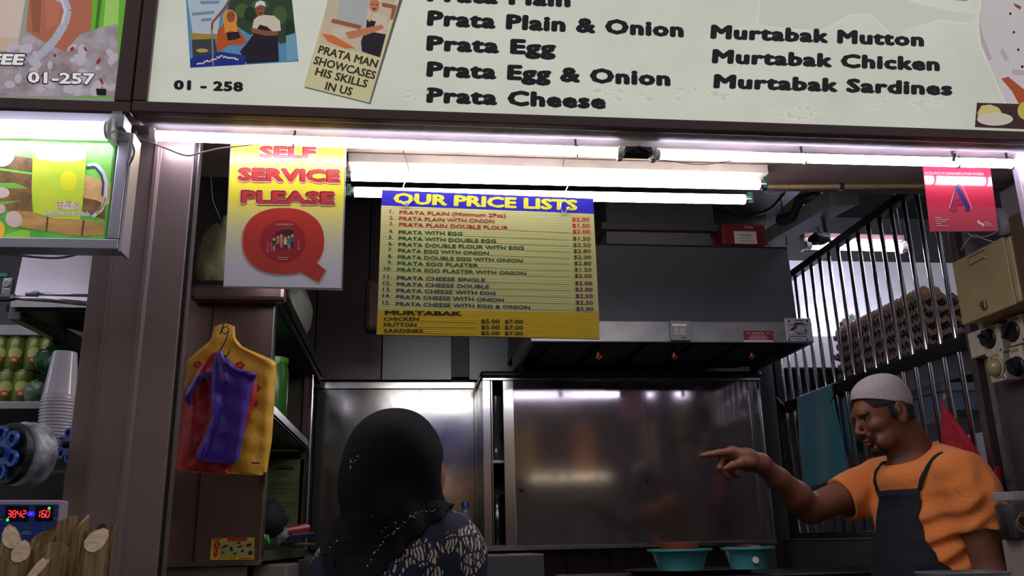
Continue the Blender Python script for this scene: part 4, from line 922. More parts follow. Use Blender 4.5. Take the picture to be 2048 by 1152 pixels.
# towel
TM = mat('teal_towel', (42, 122, 144), .9, sheen=.3, noise=.12, nscale=14, bump=.4, bscale=220)
tw = MB()
ya, yb2 = PX(1596, 800, XR-.03)[1], PX(1663, 780, XR-.03)[1]
def tfn(u, v):
    y = ya+(yb2-ya)*u; y += (u-.3)*-.05*min(1, v*1.5)*(1 if v > .1 else 0)
    z = 1.93-(v-.08)*.42*1.0; x = XR-.032-.008*math.sin(u*9+v*2)*min(1, v*2)
    if v < .08: t = v/.08; z = 1.93+.012*math.sin(math.pi*t); x = XR+.03-.062*t
    zbot = PX(1612, 972, XR-.03)[2]-.01
    if v >= .08: z = 1.935+(zbot-1.935+.02*u)*((v-.08)/.92)
    return (x, y, z)
tw.grid(tfn, 22, 40)
tag(tw.build('towel', TM, None, smooth='all', solid=.006), 'teal blue towel hanging over the middle rail of the grille', 'towel')
tb = MB(); tb.grid(lambda u, v: (XR+.032+.004*math.sin(u*7), ya+(yb2-ya)*u-.03*u, 1.93-v*.30), 14, 16)
tb.build('towel_back', TM, bpy.data.objects['towel'], smooth='all', solid=.006)

# ================================================================ NEIGHBOUR STALL BEHIND THE GRILLE
NS = mat('neighbour_satin_steel', (196, 198, 206), .3, .75, noise=.12, nscale=2)
nw = struct(MB().box(1.95, 5.2, 5.05, 5.12, 0, 3.3).build('wall_neighbour', mat('neighbour_wall', (52, 52, 58), .5, noise=.2, nscale=2), None), 'back wall of the neighbouring stall')
NS = mat('neighbour_bright_steel', (222, 222, 228), .3, .6, noise=.12, nscale=2)
nh = thing('extraction_hood', 'bright stainless hood of the neighbouring stall seen through the bars', 'hood', (3.1, 4.6, 2.0))
a, b = PY(1606, 736, 4.35), PY(1960, 520, 4.35)
c0 = PY(1606, 676, 4.4)[2]
MB().hexa([(a[0]-.1, 4.35, c0), (4.6, 4.35, c0), (4.6, 4.37, c0), (a[0]-.1, 4.37, c0), (a[0]-.1, 4.53, b[2]+.04), (4.6, 4.53, b[2]+.04), (4.6, 4.55, b[2]+.04), (a[0]-.1, 4.55, b[2]+.04)]).build('sloping_front', NS, nh)
MB().box(a[0]-.1, 4.6, 4.34, 4.37, a[2], c0).build('lower_lip', NS, nh, bevel=.003)
MB().box(a[0]-.1, 4.6, 4.37, 5.0, a[2], a[2]+.02).build('underside', DARKST, nh)
A, B = PY(1655, 491, 4.05), PY(1812, 495, 4.05)
A = A-V((.12, 0, 0))
tube_light('short bright tube light of the neighbouring stall behind the upper grille bars', A, B, .022, tube_mat('tube_light_neighbour', TUBE_FAR, (228, 228, 255)), WHITEP)
MB().bar(A+V((0, .03, .055)), B+V((0, .03, .055)), .06, .03).build('batten', mat('pinkish_batten', (120, 84, 84), .5), bpy.data.objects['fluorescent_tube.003'], bevel=.002)
for q_ in (A, B): MB().tube([q_+V((0, .03, .06)), V((q_[0], q_[1]+.03, 3.30))], .004, 6).build('hanger_rod', DARKST, bpy.data.objects['fluorescent_tube.003'])
blob('hanging_wire_bundle', PY(1640, 478, 3.9), (.05, .03, .03), BLACK, 'tangled black wires at the left end of the neighbouring tube', 'cable', 8, .5)
w_ = PY(1640, 478, 3.9); MB().tube([w_, (w_[0], 3.9, 3.30)], .006, 6).build('hanging_wire', BLACK, bpy.data.objects['hanging_wire_bundle'])
tube_light('added unseen tube brightening the neighbouring stall from its ceiling', (2.2, 3.5, 3.22), (3.4, 3.5, 3.22), .015, tube_mat('added_tube_neighbour', 60), WHITEP)  # extra tube, added out of view to brighten the neighbouring stall
for x in (2.3, 3.3): MB().box(x-.01, x+.01, 3.49, 3.51, 3.235, 3.30).build('bracket', ALU, bpy.data.objects['fluorescent_tube.004'])
# shelf with egg trays
ez = PX(1905, 690, 2.12); SHZ = PX(1720, 742, 2.12)[2]
y_n, y_f = PX(1915, 640, 2.12)[1], PX(1722, 700, 2.12)[1]
ztop = PX(1820, 628, 2.12)[2]; zsh2 = PX(1820, 735, 2.12)[2]
es = thing('wall_shelf', 'dark shelf carrying the egg trays beyond the grille', 'shelf', (2.2, 3.4, zsh2-.03))
MB().box(1.98, 2.42, y_n-.5, y_f+.1, zsh2-.02, zsh2).build('shelf_board', DARKST, es)
MB().box(1.975, 1.985, y_n-.5, y_f+.1, zsh2-.05, zsh2+.01).build('shelf_edge', BLKR, es)
EGGT = mat('moulded_pulp', (158, 130, 116), .9, noise=.2, nscale=14, bump=.4, bscale=120)
def eggtray(loc):
    N = 6; s = .28; g = 4; m = MB(); n = N*g; h = .035
    def fn(u, v):
        x, y = u*N, v*N; cup = (math.cos(2*math.pi*x)*math.cos(2*math.pi*y))
        zz = .022+.020*(.5*math.cos(2*math.pi*x)+.5*math.cos(2*math.pi*y)); return (loc[0]+(u-.5)*s, loc[1]+(v-.5)*s, loc[2]+zz)
    m.grid(fn, n, n)
    # zigzag rim skirt
    for sx_ in (-1, 1):
        for ax in (0, 1):
            pts = []
            for i in range(N*4+1):
                u = i/(N*4); w_ = abs(((i % 4)/4)-.5)*2; q0 = (u-.5)*s; top = fn(u if ax == 0 else (1 if sx_ > 0 else 0), (1 if sx_ > 0 else 0) if ax == 0 else u)[2]
                e = sx_*(s/2+.004); pts.append(((loc[0]+q0, loc[1]+e) if ax == 0 else (loc[0]+e, loc[1]+q0), loc[2]+.006+.012*w_, top))
            vs = [(p[0][0], p[0][1], p[1]) for p in pts]+[(p[0][0], p[0][1], p[2]) for p in pts]; k = len(pts)
            m.add(vs, [(i, i+1, k+i+1, k+i) for i in range(k-1)])
    return m
t0 = eggtray((2.13, 0, 0)).build('egg_tray', EGGT, None, base=(2.13, 0, 0))
tag(t0, '', 'egg tray', 'egg trays stacked beyond the grille')
random.seed(11)
nst = 4; ys = [y_n+(y_f-y_n)*(i+.5)/nst for i in range(nst)]
words = ['nearest egg stack', 'second egg stack', 'third egg stack', 'farthest egg stack']
lv = ['bottom tray', 'second tray up', 'third tray up', 'fourth tray up', 'fifth tray up', 'top tray']
nl = max(4, min(6, int(round((ztop-zsh2)/.047)))); first = True
eg = MB().ball((0, 0, 0), (.0205, .0205, .027), 12).build('egg', mat('brown_egg', (196, 146, 116), .5), None, smooth='all', base=(0, 0, 0))
tag(eg, '', 'egg', 'eggs in the top trays'); fe = True
en = ['front left', 'front middle', 'front right']
for i, y in enumerate(ys):
    for j in range(nl):
        o = t0 if first else t0.copy()
        if not first: COL.objects.link(o)
        first = False
        o.location = (2.13+random.uniform(-.008, .008), y+random.uniform(-.008, .008), zsh2+.002+j*.047); o.rotation_euler.z = random.uniform(-.03, .03)
        if y_f-y_n < 1.2: o.scale = (1, (y_f-y_n)/nst/.30, 1)
        o['label'] = 'grey-brown pulp egg tray, %s of the %s behind the bars' % (lv[j] if j < nl-1 else 'top tray', words[i])
    sc_ = (y_f-y_n)/nst/.30
    for a_ in range(2):
        for b_ in range(6):
            o = eg if fe else eg.copy()
            if not fe: COL.objects.link(o)
            fe = False; o.location = (2.13-.117+a_*.047, y+(-.117+b_*.047)*min(1, sc_), zsh2+.002+(nl-1)*.047+.045)
            o['label'] = 'brown egg in the top tray of the %s' % words[i]
for o in bpy.data.objects:
    if o.name.startswith('egg') and o.get('category') == 'egg': o['group'] = 'eggs in the '+o['label'].split(' in the ')[1]
# green and white sack by the trays
sk = blob('food_sack', PX(1712, 690, 2.10), (.09, .05, .14), mat('green_sack', (50, 110, 50), .5, noise=1, nscale=9, col2=(40, 90, 40)), 'green and white sack leaning against the farthest egg trays', 'sack', 4, .15)
c = PX(1712, 655, 2.08); MB().box(c[0]-.09, c[0]+.06, c[1]-.05, c[1]-.045, c[2]-.03, c[2]+.03).build('white_top', WHITEP, sk, bevel=.004)
# lower shelves of the neighbour
ns = thing('wall_shelf', 'steel shelf with boxes seen through the lower bars behind the towel', 'shelf', (2.3, 3.8, 1.5))
zq = PX(1600, 905, 2.1)[2]
MB().box(2.0, 2.4, 3.0, 4.3, zq-.03, zq).build('shelf_board', BLKR, ns)
MB().box(1.99, 2.0, 3.0, 4.3, zq-.03, zq+.015).build('shelf_edge', LIPST, ns)
def nbox(x, y0, y1, z0, z1, d, M, name, label, cat, bev=.006): return tag(MB().box(x, x+d, y0, y1, z0, z1).build(name, M, None, bevel=bev), label, cat)
nbox(2.03, 3.75, 4.15, zq, zq+.13, .25, mat('dark_red_crate', (110, 26, 34), .5), 'crate', 'dark red crate on the neighbouring shelf left of the towel', 'crate')
nbox(2.04, 3.12, 3.45, zq, zq+.09, .25, mat('blue_grey_tub', (96, 128, 160), .3), 'food_box', 'pale blue food box on the neighbouring shelf right of the towel', 'box')
nbox(2.04, 3.14, 3.43, zq+.092, zq+.13, .25, mat('white_blue_lid', (150, 170, 196), .3), 'food_box', 'flat white-blue box on top of the pale blue food box', 'box')
for i in range(3):
    y = 3.05+i*.15; j = thing('oil_tin', 'yellow tin with a dark label on the neighbour floor shelf, %s' % ('nearest the cook', 'middle one', 'farthest one')[i], 'tin', (2.05, y, 1.21), 'yellow tins behind the grille')
    MB().lathe([(.055, 0), (.055, .22), (.05, .225), (.0, .225)], (2.05, y, 1.21), n=20).build('tin_body', mat('yellow_tin', (132, 120, 30), .4, noise=.2, nscale=10), j, smooth=True)
    MB().lathe([(.0558, .05), (.0558, .15)], (2.05, y, 1.21), n=20).build('paper_label', mat('tin_label_dark', (40, 44, 30), .5), j, smooth=True)
nbox(2.0, 2.9, 4.25, 1.17, 1.205, .35, DARKST, 'low_bench', 'dark low bench under the yellow tins', 'bench')
tag(MB().box(2.55, 2.62, 2.7, 4.3, 0, 1.90).build('neighbour_partition', mat('pale_partition', (214, 212, 218), .4, .3, noise=.2, nscale=3), None), 'pale partition inside the neighbouring stall', 'partition')
# wooden wedge / cardboard behind cook's cap
cbm = MB().poly([PX(x, y, 1.95) for x, y in ((1722, 762), (1796, 722), (1802, 780), (1730, 775))], (.03, 0, 0))
tag(cbm.build('cardboard', mat('dusty_cardboard', (120, 106, 84), .8), None), 'beige cardboard piece tucked behind the bars over the cook\'s cap', 'cardboard')
tag(MB().ball(PX(1727, 738, 2.0), (.02, .02, .028), 12).build('onion', mat('dark_red_onion', (110, 20, 50), .4), None, smooth='all'), 'small dark red onion on the shelf below the egg trays', 'onion')

# ================================================================ SWITCHGEAR ON THE RIGHT WALL
EB = mat('cream_metal_box', (172, 154, 112), .45, .1, noise=.22, nscale=6, bump=.1, bscale=40)
XB = 1.72
e0, e1, e2, e3 = PX(1903, 520, XB), PX(2014, 476, XB), PX(2040, 606, XB), PX(1925, 650, XB)
bz0, bz1 = (e2[2]+e3[2])/2, (e0[2]+e1[2])/2
eb = thing('distribution_box', 'cream metal distribution box with a latch on the right wall', 'box', (1.79, 2.35, bz0))
MB().box(XB+.006, 1.86, 2.205, 2.478, bz0+.004, bz1-.004).build('box_body', EB, eb, bevel=.004)
dd = MB().box(XB, XB+.008, 2.225, 2.478, bz0, bz1).build('door', EB, eb, bevel=.003)
MB().box(XB+.008, 1.86, 2.14, 2.203, bz0-.01, bz1+.05).build('side_cover', mat('mottled_brown_edge', (92, 70, 50), .5, noise=.3, nscale=14), eb, bevel=.004)  # side cover in a darker, mottled brown than the cream body
c = PX(1970, 610, XB); MB().box(XB-.008, XB, c[1]-.012, c[1]+.012, c[2]-.014, c[2]+.014).build('latch', mat('dull_nickel', (140, 136, 130), .3, .8), dd, bevel=.003)
MB().tube([c-V((.008, 0, 0)), c-V((.016, 0, 0))], .006, 10).build('key_knob', MATS['dull_nickel'], dd)
c = PX(1953, 516, XB); m = MB()
m.tube([(XB-.001, c[1]+y, c[2]+z_) for y, z_ in ((.04, .012), (-.04, .012), (-.04, -.012), (.04, -.012), (.04, .012))], .002, 5).build('label_frame', MATS['dull_nickel'], dd)
# wall plates with rotary isolators
XP = 1.80
PLM = mat('cream_plate', (200, 192, 176), .4, noise=.12, nscale=12)
KN = mat('dark_blue_black_knob', (24, 26, 34), .35)
def isolator(label, x0, y0, x1, y1, kx, ky, rr, dome=False, tilt=.6):
    # plate corners along the wall
    p0, p1 = PX(x0, y0, XP), PX(x1, y1, XP); z0, z1 = p1[2], p0[2]
    t = thing('rotary_switch' if not dome else 'covered_socket', label, 'switch' if not dome else 'socket', (XP, (p0[1]+p1[1])/2, z0))
    MB().box(XP, XP+.06, p1[1], p0[1], z0, z1).build('switch_plate', PLM, t, bevel=.005)
    c = PX(kx, ky, XP)
    if dome:
        MB().lathe([(rr, 0), (rr, .008), (rr*.9, .016), (rr*.6, .026), (0, .03)], c, (-1, 0, 0), 24).build('dome_cover', mat('yellowed_clear_dome', (166, 150, 110), .15, spec=.6), t, smooth=True)
        MB().lathe([(rr*1.12, 0), (rr*1.12, .005), (rr, .006)], c, (-1, 0, 0), 24).build('collar', PLM, t, smooth=True)
    else:
        MB().lathe([(rr*1.15, 0), (rr*1.15, .004), (rr, .006), (rr*.95, .018), (0, .018)], c, (-1, 0, 0), 26).build('knob_disc', KN, t, smooth=True)
        u = V((0, math.cos(tilt), math.sin(tilt)))*rr*.85; MB().bar(c-u-V((.022, 0, 0)), c+u-V((.022, 0, 0)), .010, .012, up=(1, 0, 0)).build('turn_grip', BLACK, t, bevel=.002)
    for (yy, zz) in ((p0[1]-.008, z1-.008), (p1[1]+.008, z0+.008)): MB().tube([(XP, yy, zz), (XP-.002, yy, zz)], .003, 7).build('screw', DARKST, t)
    MB().box(XP-.001, XP, p1[1]+.015, p0[1]-.015, z1-.016, z1-.007).build('label_strip', mat('worn_label_strip', (150, 130, 100), .5), t)
    return t
ZA = lambda x, y: (1550+x*.3733, 330+y*.3733)
isolator('black rotary switch, left one under the distribution box', *ZA(1100, 880), *ZA(1222, 1000), *ZA(1150, 930), .027)
isolator('black rotary switch on a cream plate, upper right one at the frame edge', *ZA(1232, 825), *ZA(1345, 945), *ZA(1274, 893), .027, tilt=-.8)
isolator('black rotary switch on a cream plate, lower right one beside the domed socket', *ZA(1245, 985), *ZA(1345, 1110), *ZA(1302, 1080), .027, tilt=.9)
isolator('cream socket with a round yellowed clear cover under the left rotary switch', *ZA(1130, 1020), *ZA(1240, 1150), *ZA(1192, 1085), .030, dome=True)
p0, p1 = PX(*ZA(1028, 905), XP+.01), PX(*ZA(1125, 1015), XP+.01)
o = tag(MB().box(XP+.01, XP+.05, p1[1], p0[1], p1[2], p0[2]).build('blank_plate', PLM, None, bevel=.004), 'blank cream plate left of the rotary switches', 'plate')
p0, p1 = PX(*ZA(1010, 870), XP+.03), PX(*ZA(1130, 1180), XP+.03)
tag(MB().box(XP+.045, 1.86, 2.14, 2.50, PX(*ZA(1100, 1190), XP+.03)[2], bz0-.01).build('back_board', mat('olive_back_board', (120, 108, 70), .6, noise=.3, nscale=5), None, bevel=.003), 'olive painted board behind the rotary switches', 'board')
# post beside the box, angle iron, white conduit bend behind the A sign
tag(MB().box(1.845, 1.865, 2.60-.045, 2.60-.02, 1.0, 2.6).build('angle_post', mat('speckled_angle_iron', (150, 144, 144), .45, .4, noise=.5, nscale=40), None), 'speckled angle iron post left of the distribution box', 'post')
wb = MB().tube([PX(x, y, 1.84) for x, y in ((2012, 470), (2010, 440), (2000, 428), (1985, 424))], .02, 10)
tag(wb.build('conduit_bend', mat('grey_white_conduit', (150, 146, 150), .45), None, smooth='all'), 'grey-white bent duct behind the red A sign', 'duct')
tag(MB().box(1.84, 1.86, 2.16, 2.36, PX(2010, 470, 1.84)[2], PX(2010, 380, 1.84)[2]).build('wall_sheet', mat('beige_wall_sheet', (150, 140, 136), .5), None), 'beige sheet on the wall right of the red A sign', 'sheet')
cable([PX(x, y, 1.83) for x, y in ((1935, 466), (1950, 474), (1975, 472), (2002, 458))], .0015, 'thin white wire under the red A sign, upper strand')
cable([PX(x, y, 1.83) for x, y in ((1922, 500), (1932, 484), (1948, 470), (1968, 478), (1990, 484))], .0015, 'thin white wire under the red A sign, lower strand')
# red bag behind the cook
RBM = mat('translucent_red_bag', (206, 40, 60), .35, alpha=.9, bump=.5, bscale=24)
rbm = MB(); P = [(1884, 815), (1900, 838), (1918, 862), (1940, 892), (1956, 925), (1966, 960), (1975, 1000), (1985, 1060), (1996, 1078), (2002, 1070), (2012, 1078), (2024, 1078), (2008, 1000), (2000, 950), (1960, 900)]
rbm.poly([PX(x, y, 1.80) for x, y in ((1884, 815), (1902, 838), (1922, 866), (1946, 900), (1966, 940), (1950, 960), (1900, 930), (1880, 880))], (.02, 0, 0))
rbm.poly([PX(x, y, 1.80) for x, y in ((1990, 930), (1999, 1000), (2008, 1010), (2022, 1078), (1990, 1080), (1970, 1000))], (.02, 0, 0))
tag(rbm.build('plastic_bag', RBM, None, bevel=.006), 'crumpled red plastic bag hanging behind the shoulder of the cook', 'bag')
tag(MB().tube([PX(1884, 818, 1.80), PX(1888, 800, 1.82), PX(1888, 790, 1.85)], .004, 6).build('bag_handle', RBM, bpy.data.objects[[o.name for o in bpy.data.objects if o.get('label', '').startswith('crumpled red')][0]]), 'twisted bag handle')
# drink tub with clear lid, bottom right
c = PY(2036, 1078, 2.155); tz = c[2]
dk = thing('drink_tub', 'clear plastic tub of dark drink with a gold ring print on the right wall ledge', 'tub', (c[0]+.045, 2.205, tz))
cc = (c[0]+.045, 2.205, tz); rr = .052
MB().lathe([(rr*.86, .002), (rr*.97, .088), (0, .088)], cc, n=24).build('dark_drink', mat('dark_drink', (24, 14, 14), .2), dk, smooth=True)
MB().lathe([(rr*.9, 0), (rr, .11)], cc, n=24).build('tub_wall', mat('clear_tub', (190, 186, 190), .1, alpha=.07), dk, smooth='all')
MB().lathe([(rr*.99, .098), (rr*1.02, .112), (rr*1.02, .117), (rr*.98, .119), (0, .119)], cc, n=24).build('tub_lid', mat('clear_lid', (176, 170, 176), .15, alpha=.6), dk, smooth=True)
ring = MB()
for k_, (dy, dz) in enumerate(((0, .04), (.012, .045), (-.008, .036))):
    pts = []
    for t in np.linspace(0, 2*math.pi, 26):
        th = -math.pi/2-.35+.34*math.cos(t)+dy*6; pts.append((cc[0]+(rr*.985)*math.cos(th), cc[1]+(rr*.985)*math.sin(th), tz+dz+.020*math.sin(t)))
    ring.tube(pts, .0009, 5, cap=False)
ring.build('gold_ring_print', mat('gold_ink', (180, 150, 70), .3, .4), dk)
wl = struct(MB().box(1.575, 1.86, 2.15, 2.262, 0, tz-.002).build('wall_ledge', mat('pale_tiled_ledge', (158, 146, 146), .35, noise=.1, nscale=4), None, bevel=.004), 'pale ledge at the bottom right carrying the drink tub')
# ================================================================ BOWLS ON THE BACK SHELF
TEAL = mat('teal_plastic', (84, 176, 180), .35, noise=.08, nscale=5)
by = 3.05
tr = thing('steel_tray', 'wide dark steel tray under the two teal bowls', 'tray', (1.05, 3.1, 1.12))
pL, pR = PY(1276, 1140, by), PY(1530, 1134, by); tz2 = PY(1400, 1142, by)[2]
m = MB(); cx_ = (pL[0]+pR[0])/2; rad = (pR[0]-pL[0])/2
m.lathe([(rad*.9, 0), (rad, .014), (rad*1.01, .016), (rad*.98, .012), (rad*.88, .003), (0, .003)], (cx_, by+.14, tz2-.012), n=48); m.build('tray_body', STEEL, tr, smooth=True)
def bowl(label, x0, x1, ytop, ybot, y, content):
    a, b = PY(x0, ytop, y), PY(x1, ytop, y); r = (b[0]-a[0])/2*.98; c = ((a[0]+b[0])/2, y+.02, PY((x0+x1)/2, ybot, y)[2]); h = a[2]-c[2]
    t = thing('teal_bowl', label, 'bowl', c, 'teal bowls on the steel tray')
    MB().lathe([(r*.66, 0), (r*.84, h*.82), (r*.86, h*.84), (r*.99, h*.9), (r, h), (r*.97, h), (r*.84, h*.86), (r*.64, .006), (0, .006)], c, n=40).build('bowl_body', TEAL, t, smooth=True)
    return t, c, r, h
t1, c1, r1, h1 = bowl('teal plastic bowl with a brown clay pot inside, left one on the tray', 1297, 1427, 1099, 1141, 3.02, 0)
ct = tag(MB().lathe([(r1*.3, .01), (r1*.55, h1*.7), (r1*.6, h1*1.28), (r1*.55, h1*1.30), (r1*.5, h1*.8), (0, h1*.6)], c1, n=30).build('clay_pot', mat('brown_clay', (130, 62, 34), .5), None, smooth=True), 'brown clay pot standing in the left teal bowl', 'pot')
t2, c2, r2, h2 = bowl('teal plastic bowl with a white dot on its side, right one on the tray', 1446, 1552, 1095, 1138, 3.02, 1)
MB().lathe([(.0, .0015), (.0115, .001), (.0115, 0)], (c2[0]-.004, c2[1]-r2*.80, c2[2]+h2*.42), (0, -1, .22), 18).build('white_dot', WHITEP, t2)
blob('red_onions', (c2[0], c2[1], c2[2]+h2*.78), (r2*.7, r2*.7, h2*.32), mat('dark_red_food', (96, 34, 36), .5, noise=.5, nscale=40), None, None, 4, .2, parent=t2)
sb = struct(MB().box(.9-.35, 1.79, 2.92, 3.45, tz2-.05, tz2-.013).build('worktop', DARKST, None, bevel=.004), 'dark work surface at the back of the stall')
# white pot rim at the bottom edge in front of the cook
rim = thing('pot', 'large pot whose pale rim shows at the bottom edge in front of the cook', 'pot', (1.38, 2.02, .98))
a, b = PY(1752, 1149, 2.0), PY(2010, 1147, 2.0); rr = (b[0]-a[0])/2; cc = ((a[0]+b[0])/2-.01, 2.06, .985)
cc = (1.32, 2.05, .983); hz = PY(1800, 1150, 1.95)[2]-.983
MB().lathe([(.095, 0), (.10, hz-.01), (.105, hz), (.098, hz+.001), (.09, .01), (0, .01)], (1.30, 2.03, .983), n=40).build('pot_body', LIPST, rim, smooth=True)
# water bottle and blue item left of the cabinet
c = PY(931, 1096, 3.6)
bt = bottle('water_bottle', 'clear plastic water bottle beside the cabinet behind the woman', c[0], 3.6, PY(931, 1110, 3.6)[2], [(.028, 0), (.032, .01), (.032, .06), (.030, .07), (.032, .08), (.032, .12), (.028, .145), (.012, .17), (.0125, .185)],
            mat('bottle_plastic', (90, 110, 130), .1, alpha=.6), mat('blue_cap', (30, 60, 120), .4))
MB().lathe([(.0327, .065), (.0327, .11)], (c[0], 3.6, PY(931, 1110, 3.6)[2]), n=20).build('paper_label', mat('blue_bottle_label', (30, 50, 100), .4), bt, smooth=True)
struct(MB().box(-.42, .52, 3.5, YB, 1.02, PY(931, 1110, 3.6)[2]-.001).build('worktop', mat('grey_worktop', (84, 82, 84), .4, .4), None, bevel=.004), 'grey work surface along the back left of the stall')
tag(MB().poly([PY(x, y, 3.5) for x, y in ((945, 1078), (956, 1092), (954, 1100), (944, 1094))], (0, .02, 0)).build('blue_wrapper', mat('bright_blue_wrapper', (40, 100, 220), .35), None), 'bright blue wrapper scrap behind the shoulder of the woman', 'wrapper')

# ================================================================ OPPOSITE STALL (seen only as reflections in the steel)
op = thing('signboard', 'warm coloured lit signboards of the stalls across the aisle, reflected in the doors', 'signboard', (0, -4.5, 2.3))
for i, (x0, x1, c_) in enumerate(((-3.4, -1.6, (170, 130, 100)), (-.2, .95, (206, 140, 104)), (1.3, 1.75, (200, 160, 90)), (2.3, 2.62, (190, 130, 90)), (3.3, 4.0, (150, 120, 100)))):
    MB().box(x0, x1, -4.6, -4.55, 1.8 if i == 1 else 2.2, 2.25 if i == 1 else 2.95).build('sign_panel', mat('opposite_sign_%d' % i, c_, .4, emit=.2), op, bevel=.01)
MB().box(-3.5, 3.7, -4.75, -4.61, 2.2, 3.2).build('sign_box', FRAMEBR, op)
struct(MB().box(-7, 7, -5.2, -5.1, 0, 3.6).build('wall_opposite', mat('opposite_wall', (96, 84, 78), .6, noise=.2, nscale=2), None), 'wall of the stalls across the aisle')
for i, x in enumerate((-2.2, 0, 2.2)):
    tube_light('white tube under the signboards across the aisle, %s' % ('left as seen facing it from the stall', 'middle', 'right')[i], (x-.6, -4.4, 2.16), (x+.6, -4.4, 2.16), .015, tube_mat('tube_light_opposite', 6, (255, 240, 200)), WHITEP, 'tubes across the aisle')
# ================================================================ DRINKS STALL ON THE LEFT
tube_light('added unseen tube brightening the drinks stall, hidden by the sugarcane poster', (-2.1, 2.30, 2.32), (-.95, 2.30, 2.32), .0125, tube_mat('added_tube_drinks', 22), WHITEP)  # tube added out of sight behind the poster box to light this stall
for x in (-2.0, -1.05): MB().box(x-.01, x+.01, 2.29, 2.31, 2.33, 2.35).build('bracket', ALU, bpy.data.objects['fluorescent_tube.008'])
struct(MB().box(-3.6, -.81, 3.4, 3.5, 0, 3.0).build('wall_drinks', mat('drinks_back_wall', (104, 100, 104), .5, noise=.25, nscale=2), None), 'back wall of the drinks stall')
dh = thing('extraction_hood', 'pale grey hood of the drinks stall behind the steel pipes', 'hood', (-1.2, 3.0, 1.9))
HM = mat('pale_lilac_steel', (184, 180, 192), .42, .35, noise=.2, nscale=5)
zt3 = PY(100, 470, 2.6)[2]; zb3 = PY(100, 608, 2.45)[2]; xl = PY(26, 600, 2.45)[0]; xlt = PY(55, 490, 2.65)[0]
MB().hexa([(xl, 2.45, zb3), (-.815, 2.45, zb3), (-.815, 2.46, zb3), (xl, 2.46, zb3), (xlt, 2.65, zt3+.1), (-.815, 2.65, zt3+.1), (-.815, 2.66, zt3+.1), (xlt, 2.66, zt3+.1)]).build('sloping_front', HM, dh)
MB().box(xl, -.815, 2.44, 2.47, zb3-.012, zb3+.006).build('lip', TRIMST, dh)
MB().hexa([(xl-.02, 2.46, zb3-.02), (-.815, 2.46, zb3-.02), (-.815, 3.2, zb3-.02), (xl+.35, 3.2, zb3-.02), (xl-.02, 2.46, zb3), (-.815, 2.46, zb3), (-.815, 3.2, zb3), (xl+.35, 3.2, zb3)]).build('underside', DARKST, dh)
sp = MB(); sp.bar(PY(30, 622, 2.46), PY(158, 690, 3.1), .03, .05); sp.build('side_brace', LIPST, dh, bevel=.003)
def pipe(pts, r, M, nm, lab): return tag(MB().tube(pts, r, 14).build(nm, M, None, smooth='all'), lab, 'pipe')
PIP = mat('shiny_grey_pipe', (170, 170, 178), .22, .9)
o = pipe([PY(72, 588, 2.36), PY(200, 592, 2.36)], .0042, PIP, 'steel_pipe', 'thin upper steel pipe in front of the pale drinks stall hood')
MB().tube([PY(52, 588, 2.36), PY(58, 588, 2.36), PY(64, 588, 2.36), PY(76, 588, 2.36)], [.006, .0065, .009, .008], 8).build('pipe_nut', LIPST, o)
o = pipe([PY(22, 595, 2.34), PY(100, 600, 2.34), PY(200, 610, 2.34)], .0065, PIP, 'steel_pipe', 'thicker lower steel pipe in front of the pale drinks stall hood')
MB().tube([PY(-10, 596, 2.34), PY(22, 595, 2.34)], .011, 8).tube([PY(18, 595, 2.34), PY(30, 595, 2.34)], .0095, 6).build('pipe_coupling', PIP, o, smooth=True)
cable([PY(x, y, 1.95) for x, y in ((-10, 508), (20, 508), (60, 513), (110, 516), (145, 511), (168, 502))], .0028, 'grey-brown cable sagging below the sugarcane poster', mat('mauve_cable', (120, 104, 112), .45))
# double round outlet box
a, b = PY(2, 590, 2.5), PY(25, 556, 2.5)
o = tag(MB().box(a[0], b[0], 2.5, 2.52, a[2], b[2]).build('outlet_box', mat('pale_metal_box', (160, 158, 166), .4, .4), None, bevel=.002), 'pale metal outlet box with two round knockouts at the left edge', 'box')
for y in (567, 584): MB().lathe([(.011, 0), (.011, .002), (.0095, .0025), (0, .002)], PY(13, y, 2.498), (0, -1, 0), 18).build('knockout', LIPST, o)
tag(MB().box(a[0]-.02, b[0]-.015, 2.5, 2.51, b[2]+.004, b[2]+.014).build('green_tape', mat('green_tape', (30, 110, 80), .5), None), 'scrap of green tape above the outlet box', 'tape')
# canopy shelf below the hood
a, b = PY(-250, 668, 2.9), PY(116, 655, 2.9)
s1 = thing('shelf', 'wide steel shelf canopy below the drinks stall hood', 'shelf', ((a[0]+b[0])/2, 3.0, a[2]-.03))
MB().box(a[0], PY(112, 655, 2.9)[0], 2.9, 3.38, PY(60, 674, 2.9)[2], PY(60, 672, 2.9)[2]).build('underside', DARKST, s1)
MB().box(a[0], PY(112, 655, 2.9)[0], 2.89, 2.9, PY(60, 672, 2.9)[2], PY(60, 651, 2.9)[2]).build('front_edge', LIPST, s1, bevel=.002)
m = MB(); m.tube([PY(116, 624, 2.6), PY(122, 640, 2.65), PY(128, 660, 2.7), PY(130, 678, 2.72)], .006, 6).tube([PY(100, 622, 2.6), PY(112, 634, 2.62), PY(120, 628, 2.6)], .004, 6).tube([PY(126, 624, 2.6), PY(134, 644, 2.66), PY(134, 670, 2.7)], .003, 6)
tag(m.build('cable_bundle', mat('sooty_brown_cable', (52, 34, 32), .6), None), 'twisted dark cables hanging under the drinks stall hood', 'cable')
